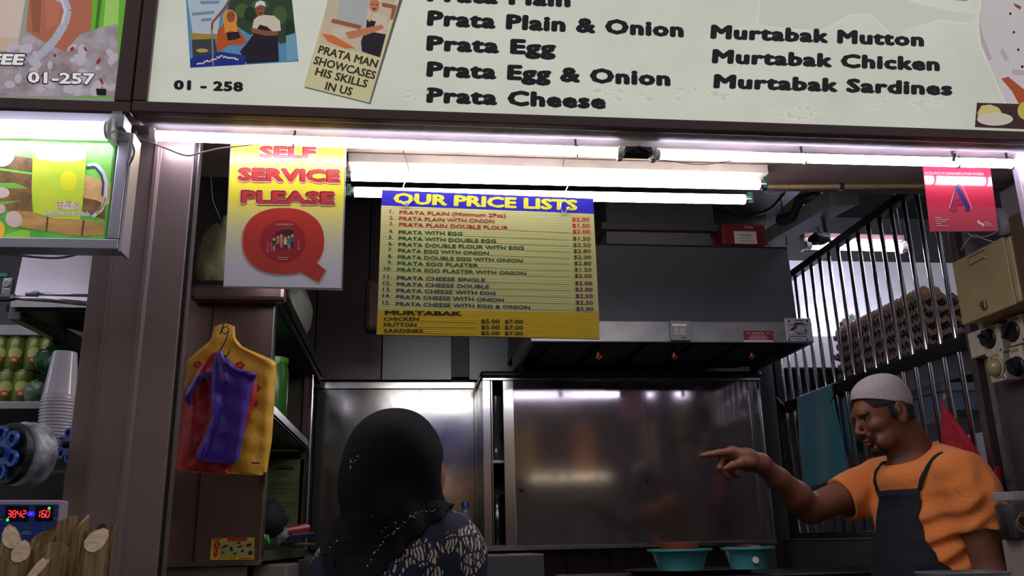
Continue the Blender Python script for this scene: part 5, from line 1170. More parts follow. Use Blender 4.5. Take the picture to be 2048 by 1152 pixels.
# shelves with cans and packets
ys_ = 2.75
a, b = PY(-250, 804, ys_), PY(180, 804, ys_)
zs1 = PY(40, 804, ys_)[2]; zs1b = PY(40, 818, ys_)[2]
s2 = thing('shelf', 'steel shelf with drink cans and packets in the drinks stall', 'shelf', (-1.2, 3.0, zs1b))
MB().box(a[0], -.815, ys_, 3.38, zs1-.01, zs1).build('shelf_board', STEEL, s2)
MB().box(a[0], -.815, ys_-.006, ys_, zs1b, zs1+.001).build('shelf_edge', HM, s2, bevel=.001)
zs2 = PY(40, 762, 2.95)[2]
CANM = mat('green_can_print', (112, 128, 44), .35, .2, noise=1, nscale=22, col2=(84, 96, 40))
def can(x, y, z, lab, row):
    t = thing('drink_can', lab, 'can', (x, y, z), 'green drink cans on the drinks stall shelf')
    r = .031; MB().lathe([(r*.85, 0), (r, .006), (r, .098), (r*.82, .108), (r*.8, .106), (0, .104)], (x, y, z), n=20).build('can_body', CANM, t, smooth=True)
    MB().lathe([(r*.88, .1065), (r*.84, .110), (r*.78, .110)], (x, y, z), n=20).build('can_rim', mat('can_metal', (90, 88, 84), .3, .8), t, smooth=True)
    q = MB(); th = np.linspace(-.75, .75, 9)
    for (h_, w_, col, k) in ((.055, .020, (196, 196, 110), 0), (.034, .013, (196, 60, 60), 1), (.034, .007, (230, 170, 170), 2)):
        q.use(pmat(col)); pts = []; NR = 4; NT = 16
        for kr in range(NR+1):
            for t_ in np.linspace(0, 2*math.pi, NT+1)[:-1]:
                g_ = kr/NR; u = g_*w_*math.cos(t_)/r; zz = h_+g_*w_*.9*math.sin(t_)*(1 if k == 0 else .8); an = -math.pi/2+.25+u
                rr_ = r+.0006+.0004*k; pts.append((x+rr_*math.cos(an), y+rr_*math.sin(an), z+zz))
        q.add(pts, [(a_*NT+b_, a_*NT+(b_+1) % NT, (a_+1)*NT+(b_+1) % NT, (a_+1)*NT+b_) for a_ in range(NR) for b_ in range(NT)])
    q.build('fruit_print', None, t)
    return t
cans = []
zc = PY(40, 804, 2.85)[2]
rows_ = [(2.83, 0, (-38, -12, 12, 44), 'lower'), (2.86, 1, (-30, -4, 28, 66, 92), 'upper')]
step = .112
nm = ['leftmost', 'second', 'third', 'fourth', 'fifth']
first = None
for Y_, lev, xs_, w_ in rows_:
    for i, px in enumerate(xs_):
        P_ = PY(px, 790 if lev == 0 else 745, Y_); z_ = zs1+.0005+lev*step
        lab = 'green drink can with fruit print, %s of the %s row on the drinks shelf' % (nm[i], w_)
        if first is None: first = can(P_[0], Y_, z_, lab, lev); o0 = V((P_[0], Y_, z_))
        else:
            c = copy_tree(first, V((P_[0], Y_, z_))-o0, lab); 
# clear packet with green pieces, green bag
blob('food_packet', PY(72, 786, 2.80), (.035, .03, .038), mat('frosty_packet', (130, 146, 136), .3, alpha=.85, noise=1, nscale=22, col2=(84, 150, 96), bump=.5, bscale=40), 'clear crinkled packet with green flecks next to the lower cans', 'packet', 12, .35)
blob('green_bag', PY(112, 722, 2.70), (.055, .04, .042), mat('shiny_green_bag', (26, 104, 46), .2, bump=.5, bscale=25, noise=.5, nscale=20), 'shiny green plastic bag above the cans beside the cup stack', 'bag', 13, .3)
struct(MB().box(-2.6, -1.0, 2.4, 2.98, 1.0, 1.05).build('worktop', DARKST, None), 'worktop of the drinks stall')
# stack of clear plastic cups
cupM = mat('clear_cup_plastic', (232, 228, 246), .15, alpha=.8, spec=.8)
ORDW = 'first second third fourth fifth sixth seventh eighth ninth tenth eleventh twelfth thirteenth fourteenth fifteenth lowest'.split()
cs = PY(124, 704, 2.25); cbm_ = PY(98, 905, 2.25)
n_c = 16; top = PY(127, 705, 2.25); x_t, z_t = top[0], top[2]
rt_ = (PY(152, 705, 2.25)[0]-PY(104, 705, 2.25)[0])/2; zbt = PY(100, 900, 2.25)[2]; xb_ = PY(110, 900, 2.25)[0]; rb_ = (PY(146, 880, 2.25)[0]-PY(76, 880, 2.25)[0])/2
zfirst = PY(120, 800, 2.25)[2]; first = None
for i in range(n_c):
    f_ = i/(n_c-1); z_ = zfirst+(zbt-zfirst)*f_; x_ = x_t+(xb_-x_t)*(z_t-z_)/(z_t-zbt)
    lab = 'clear plastic cup, %s of the tall upside-down stack' % ('topmost' if i == 0 else ORDW[i]+' from the top')
    if first is None:
        first = thing('plastic_cup', lab, 'cup', (x_, 2.25, z_), 'stack of clear plastic cups')
        H_ = z_t-z_; q = MB(); q.lathe([(rb_*1.02, 0), (rb_, .004), (rb_*.97, .006), (rt_*1.0, H_-.004), (rt_*.94, H_), (0, H_)], (x_, 2.25, z_), n=28); q.build('cup_body', cupM, first, smooth=True)
        o0 = V((x_, 2.25, z_))
        sec = None
    elif sec is None:
        sec = thing('plastic_cup', lab, 'cup', (x_, 2.25, z_), 'stack of clear plastic cups')
        MB().lathe([(rb_*1.05, 0), (rb_*1.06, .002), (rb_*1.04, .0045), (rb_*.99, .006), (rb_*.965, .02)], (x_, 2.25, z_), n=28).build('cup_body', cupM, sec, smooth=True); o1 = V((x_, 2.25, z_))
    else: copy_tree(sec, V((x_, 2.25, z_))-o1, lab)
# sealing film reels with blue clover discs
BLU = mat('bright_blue_plastic', (20, 84, 190), .3)
FILM = mat('wrinkled_film', (206, 206, 216), .25, noise=1, nscale=22, col2=(96, 96, 106), bump=.6, bscale=30)
def clover(m, c, R, holes=True, ax=(0, -1, 0), n=6, t=.006, a0=0):
    c = V(c); ax = V(ax)/np.linalg.norm(ax); e1 = V((ax[1], -ax[0], 0)); e1 = -e1/np.linalg.norm(e1); e2 = np.cross(ax, e1)*-1
    P = lambda r_, th, h=0: c+e1*r_*math.cos(th)+e2*r_*math.sin(th)+ax*h
    m.lathe([(0, -t/2), (R*.56, -t/2), (R*.56, t/2), (0, t/2)], c, ax, 30)
    for k in range(n):
        th = 2*math.pi*k/n+a0; cc = P(R*.70, th)
        m.lathe([(R*.17, -t/2), (R*.30, -t/2), (R*.30, t/2), (R*.17, t/2), (R*.17, -t/2)], cc, ax, 20)
    return m
def reel(label, px, py_, Y, R, tw_, depthR=None):
    c = PY(px, py_, Y); ax = V((-.55, -.83, 0)); ax /= np.linalg.norm(ax)
    t = thing('film_reel', label, 'reel', c-V((0, 0, R)), 'sealing film reels')
    clover(MB(), c, R, ax=ax, a0=.35).build('blue_disc', BLU, t, smooth=True)
    MB().lathe([(R*.12, -.02), (R*.2, -.02), (R*.2, .012), (R*.1, .02), (0, .02)], c, ax, 18).build('hub', DARKST, t, smooth=True)
    return t, c, ax
t, c, ax = reel('clear film roll with a blue clover disc at the left edge', 3, 905, 1.95, .058, .1)
R = .058
MB().lathe([(R*.3, -.012), (R*1.10, -.012), (R*1.12, -.02), (R*1.10, -.028), (R*.3, -.028)], c, ax, 40).build('black_flange', mat('black_flange', (20, 20, 26), .5, bump=.3, bscale=60), t, smooth=True)
MB().lathe([(R*1.12, -.03), (R*1.18, -.036), (R*1.12, -.045), (R*1.19, -.052), (R*1.14, -.062), (R*1.18, -.072), (R*1.08, -.080), (R*.3, -.080)], c-V((-.004, 0, 0)), ax, 48).build('film_roll', FILM, t, smooth='all')
t, c, ax = reel('second blue clover disc half hidden by the brown pillar', 138, 890, 2.20, .042, .1)
tag(MB().bar(PY(-60, 1000, 2.2), PY(140, 985, 2.2), .08, .10).build('machine_body', mat('machine_grey', (70, 66, 72), .4, .4), None, bevel=.006), 'grey body of the cup sealing machine behind the display', 'machine')
# digital counter panel
YD = 1.75
dp = thing('counter_display', 'blue machine panel with red digits 3842 and 160', 'machine', PY(60, 1110, YD))
MB().poly([PY(x, y, YD) for x, y in ((-120, 1000), (122, 1000), (112, 1125), (-120, 1125))], (0, .04, 0)).build('housing', mat('lilac_grey_housing', (170, 162, 176), .4), dp, bevel=.003)
q = Print(fS(YD)); q.use(mat('panel_blue', (28, 62, 150), .35)).pg([(-110, 1009), (118, 1009), (108, 1120), (-110, 1120)]); q.layer(1)
zd = lambda x, y: (x*.3056, 800+y*.3056)
q.ink((24, 14, 20), .15).pg([zd(38, 694), zd(190, 694), zd(188, 796), zd(34, 796)]).pg([zd(234, 692), zd(350, 692), zd(346, 794), zd(230, 794)])
q.layer(2).ink((30, 90, 90), .4).el(*zd(208, 706), 4.6, 4.6).el(*zd(204, 782), 4.6, 4.6).el(*zd(366, 742), 4, 5).el(*zd(4, 746), 5, 5).pg([zd(160, 815), zd(194, 815), zd(193, 850), zd(159, 850)]).pg([zd(278, 815), zd(310, 815), zd(308, 850), zd(276, 850)])
q.layer(3).ink((28, 62, 150), .3).el(*zd(208, 706), 3, 3).el(*zd(204, 782), 3, 3).el(*zd(366, 742), 2.6, 3.4)
q.ink((40, 44, 240), .3, .8).el(*zd(205, 745), 8.5, 5.4)
q.ink((190, 190, 200), .4).line([zd(150, 862), zd(204, 862)], 1.2).line([zd(138, 875), zd(208, 875)], 1.2).line([zd(268, 866), zd(310, 866)], 1.4).line([zd(350, 776), zd(378, 776)], 1).line([zd(0, 782), zd(18, 782)], 1)
q.ink((210, 40, 60), .3).line([zd(168, 928), zd(204, 940)], 3); q.ink((60, 130, 220), .3).line([zd(186, 968), zd(214, 928)], 3).line([zd(206, 952), zd(240, 932)], 3)
SEG = {'0': 'abcdef', '1': 'bc', '2': 'abged', '3': 'abgcd', '4': 'fgbc', '6': 'afgcde', '8': 'abcdefg'}
def digit(ch, x, y, w_, h_):
    sl = .16*h_; p = {'tl': (x+sl, y), 'tr': (x+w_+sl, y), 'ml': (x+sl/2, y+h_/2), 'mr': (x+w_+sl/2, y+h_/2), 'bl': (x, y+h_), 'br': (x+w_, y+h_)}
    sg = {'a': ('tl', 'tr'), 'b': ('tr', 'mr'), 'c': ('mr', 'br'), 'd': ('bl', 'br'), 'e': ('ml', 'bl'), 'f': ('tl', 'ml'), 'g': ('ml', 'mr')}
    for s_ in SEG[ch]:
        a_, b_ = p[sg[s_][0]], p[sg[s_][1]]; k = .1; q.line([(a_[0]+(b_[0]-a_[0])*k, a_[1]+(b_[1]-a_[1])*k), (b_[0]-(b_[0]-a_[0])*k, b_[1]-(b_[1]-a_[1])*k)], 2)
q.layer(3).ink((255, 50, 60), .3, 1.6)
for i, ch in enumerate('3842'): digit(ch, 15.5+i*9.6, 1021.5, 6.2, 13)
for i, ch in enumerate('160'): digit(ch, 75+i*8.6-(2 if i == 0 else 0), 1021, 6.2, 13.5)
q.ink((255, 60, 90), .3, .8).el(*zd(205, 745), 2, 1.4)
q.ink((60, 255, 90), .3, 1.2).el(*zd(52, 785), 3, 3).el(*zd(325, 708), 3, 2.6); q.build('panel_print', None, dp)
# sugarcane stalks
CN = mat('weathered_cane_rind', (186, 154, 104), .6, noise=1, nscale=70, col2=(84, 62, 40), stretch=(1, 1, .07), bump=.8, bscale=90)
CNC = mat('cut_cane_face', (212, 184, 148), .7, noise=.3, nscale=120, bump=.3, bscale=150)
def stalk(label, px, py_, Y, r, top, cut, h=.6, split=False, seed=0):
    """upright length of cane; cut = direction of the slanted cut face"""
    rnd = random.Random(seed); c = PY(px, py_, Y); t = thing('sugarcane_stalk', label, 'sugarcane', c-V((0, 0, h)), 'sugarcane stalks at the lower left')
    n = 22; m = MB(); lean = V((rnd.uniform(-.03, .03), rnd.uniform(-.02, .02), 0)); cut = V(cut); cut = cut/np.linalg.norm(cut); vs = []; K = 14
    ring_top = []
    for i in range(K+1):
        f_ = i/K
        for j in range(n):
            th = 2*math.pi*j/n; rr = r*(1+.05*math.sin(th*3+seed)+.03*math.sin(th*11+seed))
            if f_ < 1: rr *= 1+.06*math.exp(-((f_-.55)/.03)**2)
            p = V((rr*math.cos(th), rr*math.sin(th), 0)); zc_ = -(p[0]*cut[0]+p[1]*cut[1])/cut[2]
            zz = -h+(h+zc_)*f_; vs.append(c+p+lean*(f_-1)+V((0, 0, zz)))
    m.add(vs, [(i*n+j, i*n+(j+1) % n, (i+1)*n+(j+1) % n, (i+1)*n+j) for i in range(K) for j in range(n)]+[tuple(range(n-1, -1, -1))])
    m.build('rind', CN, t, smooth='all')
    m2 = MB(); e = vs[K*n:]; ce_ = sum(e)/n; m2.add([ce_+(p-ce_)*.94+cut*.001 for p in e]+[ce_+(p-ce_)*.94-cut*.002 for p in e], [tuple(range(n))]+[(j, (j+1) % n, n+(j+1) % n, n+j) for j in range(n)]); m2.build('cut_face', CNC, t)
    return t
def peel(label, pts, Y, seed):
    """curved strip of cane rind, closed outline with depth"""
    m = MB(); n = len(pts); a = [PY(x, y, Y+.008*math.sin(i*1.3+seed)) for i, (x, y) in enumerate(pts)]; k = 4
    cx_ = sum(p[0] for p in pts)/n; ce_ = sum(a)/n
    m.poly(a, (0, .006, 0)); return tag(m.build('cane_peel', CN, None, bevel=.002), label, 'sugarcane', 'strips of split cane rind')
stalk('sugarcane stalk with an upright pale oval cut, far left', 22, 1076, 1.58, .015, 0, (.5, -.6, .6), seed=1)
stalk('sugarcane stalk with a round tan cut near the left edge', 42, 1104, 1.55, .0145, 0, (.15, -.75, .6), seed=2)
stalk('short sugarcane stalk with a broad reddish oval cut at the bottom edge', 76, 1138, 1.50, .017, 0, (-.5, -.6, .6), seed=3)
stalk('tall split sugarcane with a slanted pale tip behind the others', 160, 1050, 1.60, .013, 0, (-.75, -.35, .6), seed=4)
stalk('thick sugarcane stalk with a round pale cut face in front of the pillar', 193, 1081, 1.52, .0185, 0, (-.05, -.72, .68), seed=5)
stalk('rounded sugarcane stalk with dark rind in the middle', 116, 1098, 1.52, .018, 0, (0, .5, .86), seed=6)
stalk('tall sugarcane stalk whose dark back leans behind the middle ones', 134, 1046, 1.60, .016, 0, (-.5, .3, .8), seed=7)
stalk('sugarcane stalk standing between the left pair and the middle', 84, 1085, 1.60, .018, 0, (-.45, .5, .6), seed=8)
stalk('dark sugarcane stalk behind the thick round one', 178, 1078, 1.60, .02, 0, (.2, .4, .8), seed=12)
stalk('dark brown cane stump at the lower left corner', 10, 1135, 1.47, .018, 0, (.2, .6, .6), seed=9)
peel('thin dry rind strip rising at the right end of the cane bundle', [(213, 1152), (214, 1110), (218, 1070), (222, 1052), (230, 1047), (226, 1080), (219, 1120), (217, 1152)], 1.55, 1)
peel('broad pale rind flap behind the round cut stalk', [(170, 1075), (190, 1056), (204, 1046), (213, 1045), (215, 1070), (205, 1072), (180, 1080)], 1.58, 2)
peel('long rind strip crossing behind the middle stalks', [(60, 1105), (85, 1075), (112, 1045), (118, 1040), (108, 1075), (95, 1100), (80, 1152), (52, 1152)], 1.565, 3)
peel('narrow splinter of rind leaning beside the slanted tip', [(168, 1055), (175, 1062), (172, 1100), (150, 1152), (144, 1152), (160, 1100)], 1.56, 4)
peel('pale rind edge over the left cut stalks', [(8, 1058), (16, 1048), (30, 1055), (38, 1070), (30, 1072), (20, 1062)], 1.60, 5)
struct(MB().box(-1.6, -.62, 1.40, 1.72, 0, .62).build('crate_stand', DARKST, None), 'dark counter block under the sugarcane stalks')
# ================================================================ PEOPLE (one continuous surface each, sculpted as a distance field)
import openvdb
class Field:
    def __init__(s, lo, hi, h):
        s.lo, s.h = V(lo), h; s.n = np.ceil((V(hi)-s.lo)/h).astype(int)+1
        s.ax = [s.lo[i]+h*np.arange(s.n[i]) for i in range(3)]; s.d = np.full(s.n, .06, np.float32); s.K = 1.0
    def sub(s, lo, hi):
        a = np.clip(np.floor((V(lo)-s.lo)/s.h).astype(int), 0, s.n); b = np.clip(np.ceil((V(hi)-s.lo)/s.h).astype(int)+1, 0, s.n)
        sl = tuple(slice(a[i], b[i]) for i in range(3)); X = np.meshgrid(*[s.ax[i][sl[i]] for i in range(3)], indexing='ij', copy=False)
        return sl, X
    def comb(s, sl, e, k, op):
        d = s.d[sl]
        if op == 'u': hh = np.maximum(k-np.abs(d-e), 0)/k; s.d[sl] = np.minimum(d, e)-hh*hh*k/4
        elif op == 's': hh = np.maximum(k-np.abs(d+e), 0)/k; s.d[sl] = np.maximum(d, -e)+hh*hh*k/4
        elif op == 'i': s.d[sl] = np.maximum(d, e)
        return s
    def ell(s, c, r, R=None, k=.012, op='u'):
        c, r = V(c), V(r)*s.K; k = k*s.K; m_ = max(r)+.05; sl, (x, y, z) = s.sub(c-m_, c+m_)
        if 0 in s.d[sl].shape: return s
        p = [x-c[0], y-c[1], z-c[2]]
        if R is not None: p = [p[0]*R[0, i]+p[1]*R[1, i]+p[2]*R[2, i] for i in range(3)]
        k0 = np.sqrt(sum((p[i]/r[i])**2 for i in range(3))); k1 = np.sqrt(sum((p[i]/r[i]**2)**2 for i in range(3)))+1e-6
        return s.comb(sl, k0*(k0-1)/k1, k, op)
    def cap(s, a, b, ra, rb=None, k=.012, op='u'):
        a, b = V(a), V(b); rb = (ra if rb is None else rb)*s.K; ra = ra*s.K; k = k*s.K; m_ = max(ra, rb)+.05; sl, (x, y, z) = s.sub(np.minimum(a, b)-m_, np.maximum(a, b)+m_)
        if 0 in s.d[sl].shape: return s
        ab = b-a; t = ((x-a[0])*ab[0]+(y-a[1])*ab[1]+(z-a[2])*ab[2])/(ab@ab); t = np.clip(t, 0, 1)
        e = np.sqrt((x-a[0]-t*ab[0])**2+(y-a[1]-t*ab[1])**2+(z-a[2]-t*ab[2])**2)-(ra+(rb-ra)*t)
        return s.comb(sl, e, k, op)
    def chain(s, pts, rs, k=.006, op='u'):
        for i in range(len(pts)-1): s.cap(pts[i], pts[i+1], rs[i], rs[i+1], k, op)
        return s
    def mesh(s, name, M, parent, adapt=0.0, d=None):
        g = openvdb.FloatGrid(.06); g.copyFromArray(s.d if d is None else d.astype(np.float32))
        p, tri, quad = g.convertToPolygons(isovalue=0.0, adaptivity=adapt)
        p = p*s.h+s.lo-ORG[parent.name]; me = bpy.data.meshes.new(name)
        fs = [tuple(f[::-1]) for f in tri.tolist()]+[tuple(f[::-1]) for f in quad.tolist()]
        me.from_pydata(p.tolist(), [], fs); me.materials.append(M); me.update()
        import bmesh
        bm = bmesh.new(); bm.from_mesh(me); bmesh.ops.recalc_face_normals(bm, faces=bm.faces); bm.to_mesh(me); bm.free()
        return link(me, name, parent, ORG[parent.name], smooth='all')
def unit(v): v = V(v); return v/np.linalg.norm(v)
SKIN = mat('brown_skin', (120, 74, 52), .5, noise=.18, nscale=14, bump=.12, bscale=300, spec=.35)
SKINW = mat('woman_skin', (170, 116, 88), .5, spec=.35)
def relaxed_hand(F_, w_, d_, side, n_, s=1.0):
    """w_ wrist, d_ direction of the fingers, side towards the thumb, n_ palm normal"""
    w_, d_, side, n_ = V(w_), unit(d_), unit(side), unit(n_)
    P = lambda a, b, c=0: w_+(d_*a+side*b+n_*c)*s
    F_.cap(P(0, 0), P(.045, .012), .024*s, .021*s); F_.cap(P(.01, -.005), P(.07, -.022), .02*s, .016*s); F_.cap(P(.02, .01), P(.075, .02), .02*s, .016*s)
    for i, (b, L) in enumerate(((.028, .085), (.010, .095), (-.010, .088), (-.027, .068))):
        F_.chain([P(.07, b), P(.07+L*.45, b*1.15, .006), P(.07+L*.78, b*1.15, .022), P(.07+L*.95, b*1.1, .042)], [.0105*s, .0095*s, .0085*s, .007*s], .003)
    F_.chain([P(.02, .022), P(.045, .045, .010), P(.075, .055, .022), P(.095, .052, .032)], [.014*s, .012*s, .0105*s, .008*s], .006)

# ---------------------------------------------------------------- the cook
KM = 1.1
def pm(x, y, Y): return PY(x, y, Y*KM)
r_im, v_im = V((.855, -.52, 0)), V((.52, .855, 0))            # across and along the line of sight towards him
TC = pm(1858, 1000, 2.30); TX, TY = TC[0], TC[1]
fT = unit(r_im*-.74+v_im*-.67); lT = V((-fT[1], fT[0], 0))
def BT(u, w_, z_): return V((TX, TY, 0))+(lT*u+fT*w_)*KM+V((0, 0, z_))
man = thing('person', 'person in orange t-shirt, navy apron and white skullcap pointing left', 'person', (TX, TY, 0))
S = .0089                                                    # head unit: one centimetre of a slightly small head
HC = pm(1768, 829, 2.28); tilt = math.radians(16)
fH0 = unit(r_im*-.885+v_im*-.465); lH = V((-fH0[1], fH0[0], 0)); fH = fH0*math.cos(tilt)-V((0, 0, math.sin(tilt))); uH = np.cross(fH, lH); 
RH = np.array([fH, lH, uH]).T
def H(x, y, z_): return HC+(fH*x+lH*y+uH*z_)*S
def hl(Fd, lo=-16, hi=16):
    m_ = 16*S; sl, X = Fd.sub(HC-m_, HC+m_); p = [X[i]-HC[i] for i in range(3)]
    L = [sum(p[j]*RH[j, i] for j in range(3))/S for i in range(3)]; return sl, L
sh_z = pm(1800, 935, 2.3)[2]
rs = pm(1764, 962, 2.46); el_ = pm(1620, 1018, 2.44); wr = pm(1522, 927, 2.36)
lsh = pm(1932, 952, 2.13); lel = pm(1985, 1150, 2.10)
allp = np.array([rs, el_, wr, lsh, lel, HC+.15, HC-.15, pm(1400, 910, 2.34), BT(0, .1, 1.0), BT(0, 0, 1.0)])
B = Field(np.minimum(allp.min(0)-.06, TC-.3)*[1, 1, 0]+[0, 0, .90], allp.max(0)+.1, .0026); B.K = KM
# trunk under the shirt
B.ell(BT(0, .0, 1.24), (.115, .17, .27), np.array([fT, lT, (0, 0, 1)]).T, .03)
B.cap(BT(-.11, 0, sh_z-.05), BT(.11, 0, sh_z-.05), .055, k=.03)
# head
S0 = S; B.K = 1.0
e = lambda c, r, k=1.2, op='u', R=RH: B.ell(H(*c), V(r)*S, R, k*S, op)
e((-1.2, 0, 3.6), (9.6, 7.5, 8.6)); e((3.6, 0, -1.5), (5.9, 5.9, 8.4), 2.5); e((2.6, 0, -7.2), (5.0, 4.9, 4.0), 2.5); e((7.0, 0, -10.4), (1.9, 2.3, 1.7), 2)
e((5.0, 4.2, -8.2), (3.0, 1.6, 2.4), 2); e((5.0, -4.2, -8.2), (3.0, 1.6, 2.4), 2)
for s_ in (1, -1):
    e((5.9, 4.3*s_, -2.4), (2.2, 1.7, 1.7), 2); e((9.6, 3.4*s_, 1.0), (2.6, 2.1, 1.45), .9, 's')
    e((8.6, 3.3*s_, 2.35), (1.2, 2.6, .75), 1.0)
    e((7.35, 3.2*s_, .45), (1.45, 1.5, 1.3), .5)
    e((8.9, 3.3*s_, .35), (1.0, 1.15, .30), .2, 's')
e((8.0, 0, 3.4), (1.5, 3.2, 1.6), 2)
B.chain([H(8.9, 0, 1.6), H(10.3, 0, -1.2), H(11.3, 0, -3.1)], [.75*S, .85*S, 1.05*S], .8*S)
e((10.9, 0, -3.5), (1.1, 1.15, .85), .5)
for s_ in (1, -1): e((10.0, 1.35*s_, -3.8), (1.05, .75, .8), .5); e((10.5, .8*s_, -4.5), (.5, .35, .4), .2, 's')
e((8.6, 0, -5.6), (1.5, 2.6, 1.5), 1.2); e((9.75, 0, -6.45), (.9, 2.1, .55), .4); e((9.5, 0, -7.75), (.95, 1.9, .62), .4)
B.cap(H(10.4, -1.8, -7.05), H(10.4, 1.8, -7.05), .28*S, k=.3*S, op='s')
e((9.0, 0, -8.9), (1.4, 2.2, .5), .6, 's'); e((8.2, 0, -10.2), (1.3, 1.8, 1.4), 1)
B.cap(H(8.9, 2.3, -3.6), H(7.9, 3.4, -6.6), .25*S, k=.8*S, op='s')
# ears
for s_ in (1, -1):
    RE = RH@np.array(Matrix.Rotation(math.radians(10*s_), 3, 'Z')@Matrix.Rotation(math.radians(-12), 3, 'Y'))
    B.ell(H(-2.2, 7.8*s_, -.9), V((2.4, .85, 3.9))*S, RE, .5*S); B.ell(H(-2.0, 8.6*s_, .1), V((1.4, .5, 2.5))*S, RE, .4*S, 's'); B.ell(H(-1.4, 8.1*s_, -3.6), V((.9, .6, 1.0))*S, RE, .4*S)
    B.ell(H(-1.5, 8.3*s_, -.2), V((.55, .35, 1.1))*S, RE, .3*S)
# neck and jaw line
B.K = KM
nb = pm(1832, 925, 2.30)
B.cap(H(-2.6, 0, -4.5), nb, .046, .056, k=.015); B.cap(H(3.2, 0, -9.5), nb+fT*.035-V((0, 0, .03)), .014, .026, k=.02)
B.cap(H(-3.6, 0, -3), nb-fT*.03, .036, .05, k=.03); B.ell(nb-V((0, 0, .05)), (.10, .10, .06), None, .04)
# arms
B.chain([rs, rs*.5+el_*.5, el_], [.052, .046, .040], .015); fa = el_*.72+wr*.28
B.chain([el_, fa, el_*.35+wr*.65, wr], [.0385, .0415, .031, .0245], .015)
B.chain([lsh, lsh*.5+lel*.5, lel], [.05, .046, .04], .015); lwr = lel+V((-.10, .05, -.20)); B.chain([lel, lel*.6+lwr*.4, lwr], [.04, .038, .026], .015)
relaxed_hand(B, lwr, (-.35, .15, -.9), (-.8, .2, .3), (-.3, -.9, 0))
# pointing hand
hp = lambda x, y, dy=0: pm(x, y, 2.345+dy)
B.chain([wr, hp(1494, 914), hp(1466, 904)], [.0255, .023, .0145], .012)
B.chain([wr, hp(1490, 922, .008), hp(1464, 914, .010)], [.024, .021, .014], .012)
B.chain([wr, hp(1492, 926, .018), hp(1472, 924, .028)], [.022, .019, .013], .012)
B.chain([hp(1467, 903), hp(1437, 906, -.003), hp(1418, 909), hp(1404, 911)], [.0118, .0098, .0086, .0066], .004)
B.ell(hp(1463, 902), (.013, .012, .013), None, .008)
B.chain([hp(1465, 911, .012), hp(1443, 917, .010), hp(1439, 936, .006), hp(1452, 953, .010)], [.0115, .0105, .0092, .0072], .003)
B.chain([hp(1469, 917, .028), hp(1450, 926, .028), hp(1448, 944, .024), hp(1461, 958, .026)], [.0108, .0098, .0088, .007], .003)
B.chain([hp(1476, 923, .042), hp(1462, 935, .044), hp(1465, 948, .042), hp(1477, 953, .040)], [.0098, .0088, .008, .0062], .003)
B.chain([hp(1502, 926, -.012), hp(1482, 927, -.024), hp(1466, 931, -.026), hp(1452, 937, -.020)], [.0165, .0128, .0108, .0082], .008)
B.mesh('body', SKIN, man)
# shells that lie on the skin: hair, beard, lips
sl, (lx, ly, lz) = hl(B); base = B.d[sl]
def shell(name, M, off, region):
    Fd = Field((0, 0, 0), (.01, .01, .01), B.h); Fd.lo = B.lo+np.array([q.start for q in sl])*B.h
    return Fd.mesh(name, M, man, d=np.maximum(base-off, region))
cap_z = lambda x: -.6+(x+9)*.48                       # lower edge of the cap rises towards the forehead
HAIR = mat('black_cropped_hair', (26, 20, 18), .7, bump=.6, bscale=400)
reg = np.maximum.reduce([lz-cap_z(lx)-.6, lx-4.6-(lz-1.0)*.4, -(lz+4.2), np.where(lx > -3.8, -(lz-2.6+np.clip(lx, -3.8, 9)*-.10), -1), np.abs(ly)-8.0])*S
reg2 = np.where((lx > -.4) & (lx < 1.3) & (lz > -1.6) & (lz < 3.2) & (np.abs(ly) > 5), -.004, 1.0)    # sideburn
shell('hair', HAIR, .0035, np.minimum(reg, reg2*.01 if False else reg2))
BEARD = mat('grizzled_beard', (58, 40, 32), .8, noise=.5, nscale=90, bump=.6, bscale=350, alpha=.62)
rg = np.minimum(np.maximum.reduce([-(lz+6.1), lz+4.75, -(lx-7.2), np.abs(ly)-2.7]), np.maximum.reduce([lz+8.7+np.abs(ly)*.35, -(lz+13.2), -(lx-4.6), np.abs(ly)-3.3]))*S
rg = np.minimum(rg, np.maximum.reduce([np.abs(np.abs(ly)-2.9)-.55, np.abs(lz+7.2)-2.2, -(lx-6.5)])*S)
shell('beard', BEARD, .0012, rg)
shell('lips', mat('dark_lips', (106, 62, 52), .5), .0006, np.maximum.reduce([np.abs(lz+7.1)-1.15+np.abs(ly)*.3, -(lx-8.4), np.abs(ly)-2.3])*S)
for s_ in (1, -1):
    ey = MB().ball(H(7.5, 3.2*s_, .4), (1.22*S,)*3, 18).build('eye', mat('eye_white', (178, 168, 158), .3), man, smooth='all')
    g = unit(fH*1+lH*s_*.05); c = H(7.5, 3.2*s_, .4)
    MB().lathe([(.0, 1.27*S), (.35*S, 1.26*S), (.62*S, 1.14*S)][::-1], c, g, 16).build('iris', mat('dark_iris', (24, 14, 10), .2), ey, smooth=True)
    MB().tube([H(9.0, 1.9*s_, 2.7), H(9.25, 2.9*s_, 3.1), H(8.3, 4.6*s_, 2.9), H(7.2, 5.4*s_, 2.2)], [.15*S, .34*S, .32*S, .12*S], 8).build('eyebrow', HAIR, man, smooth='all')
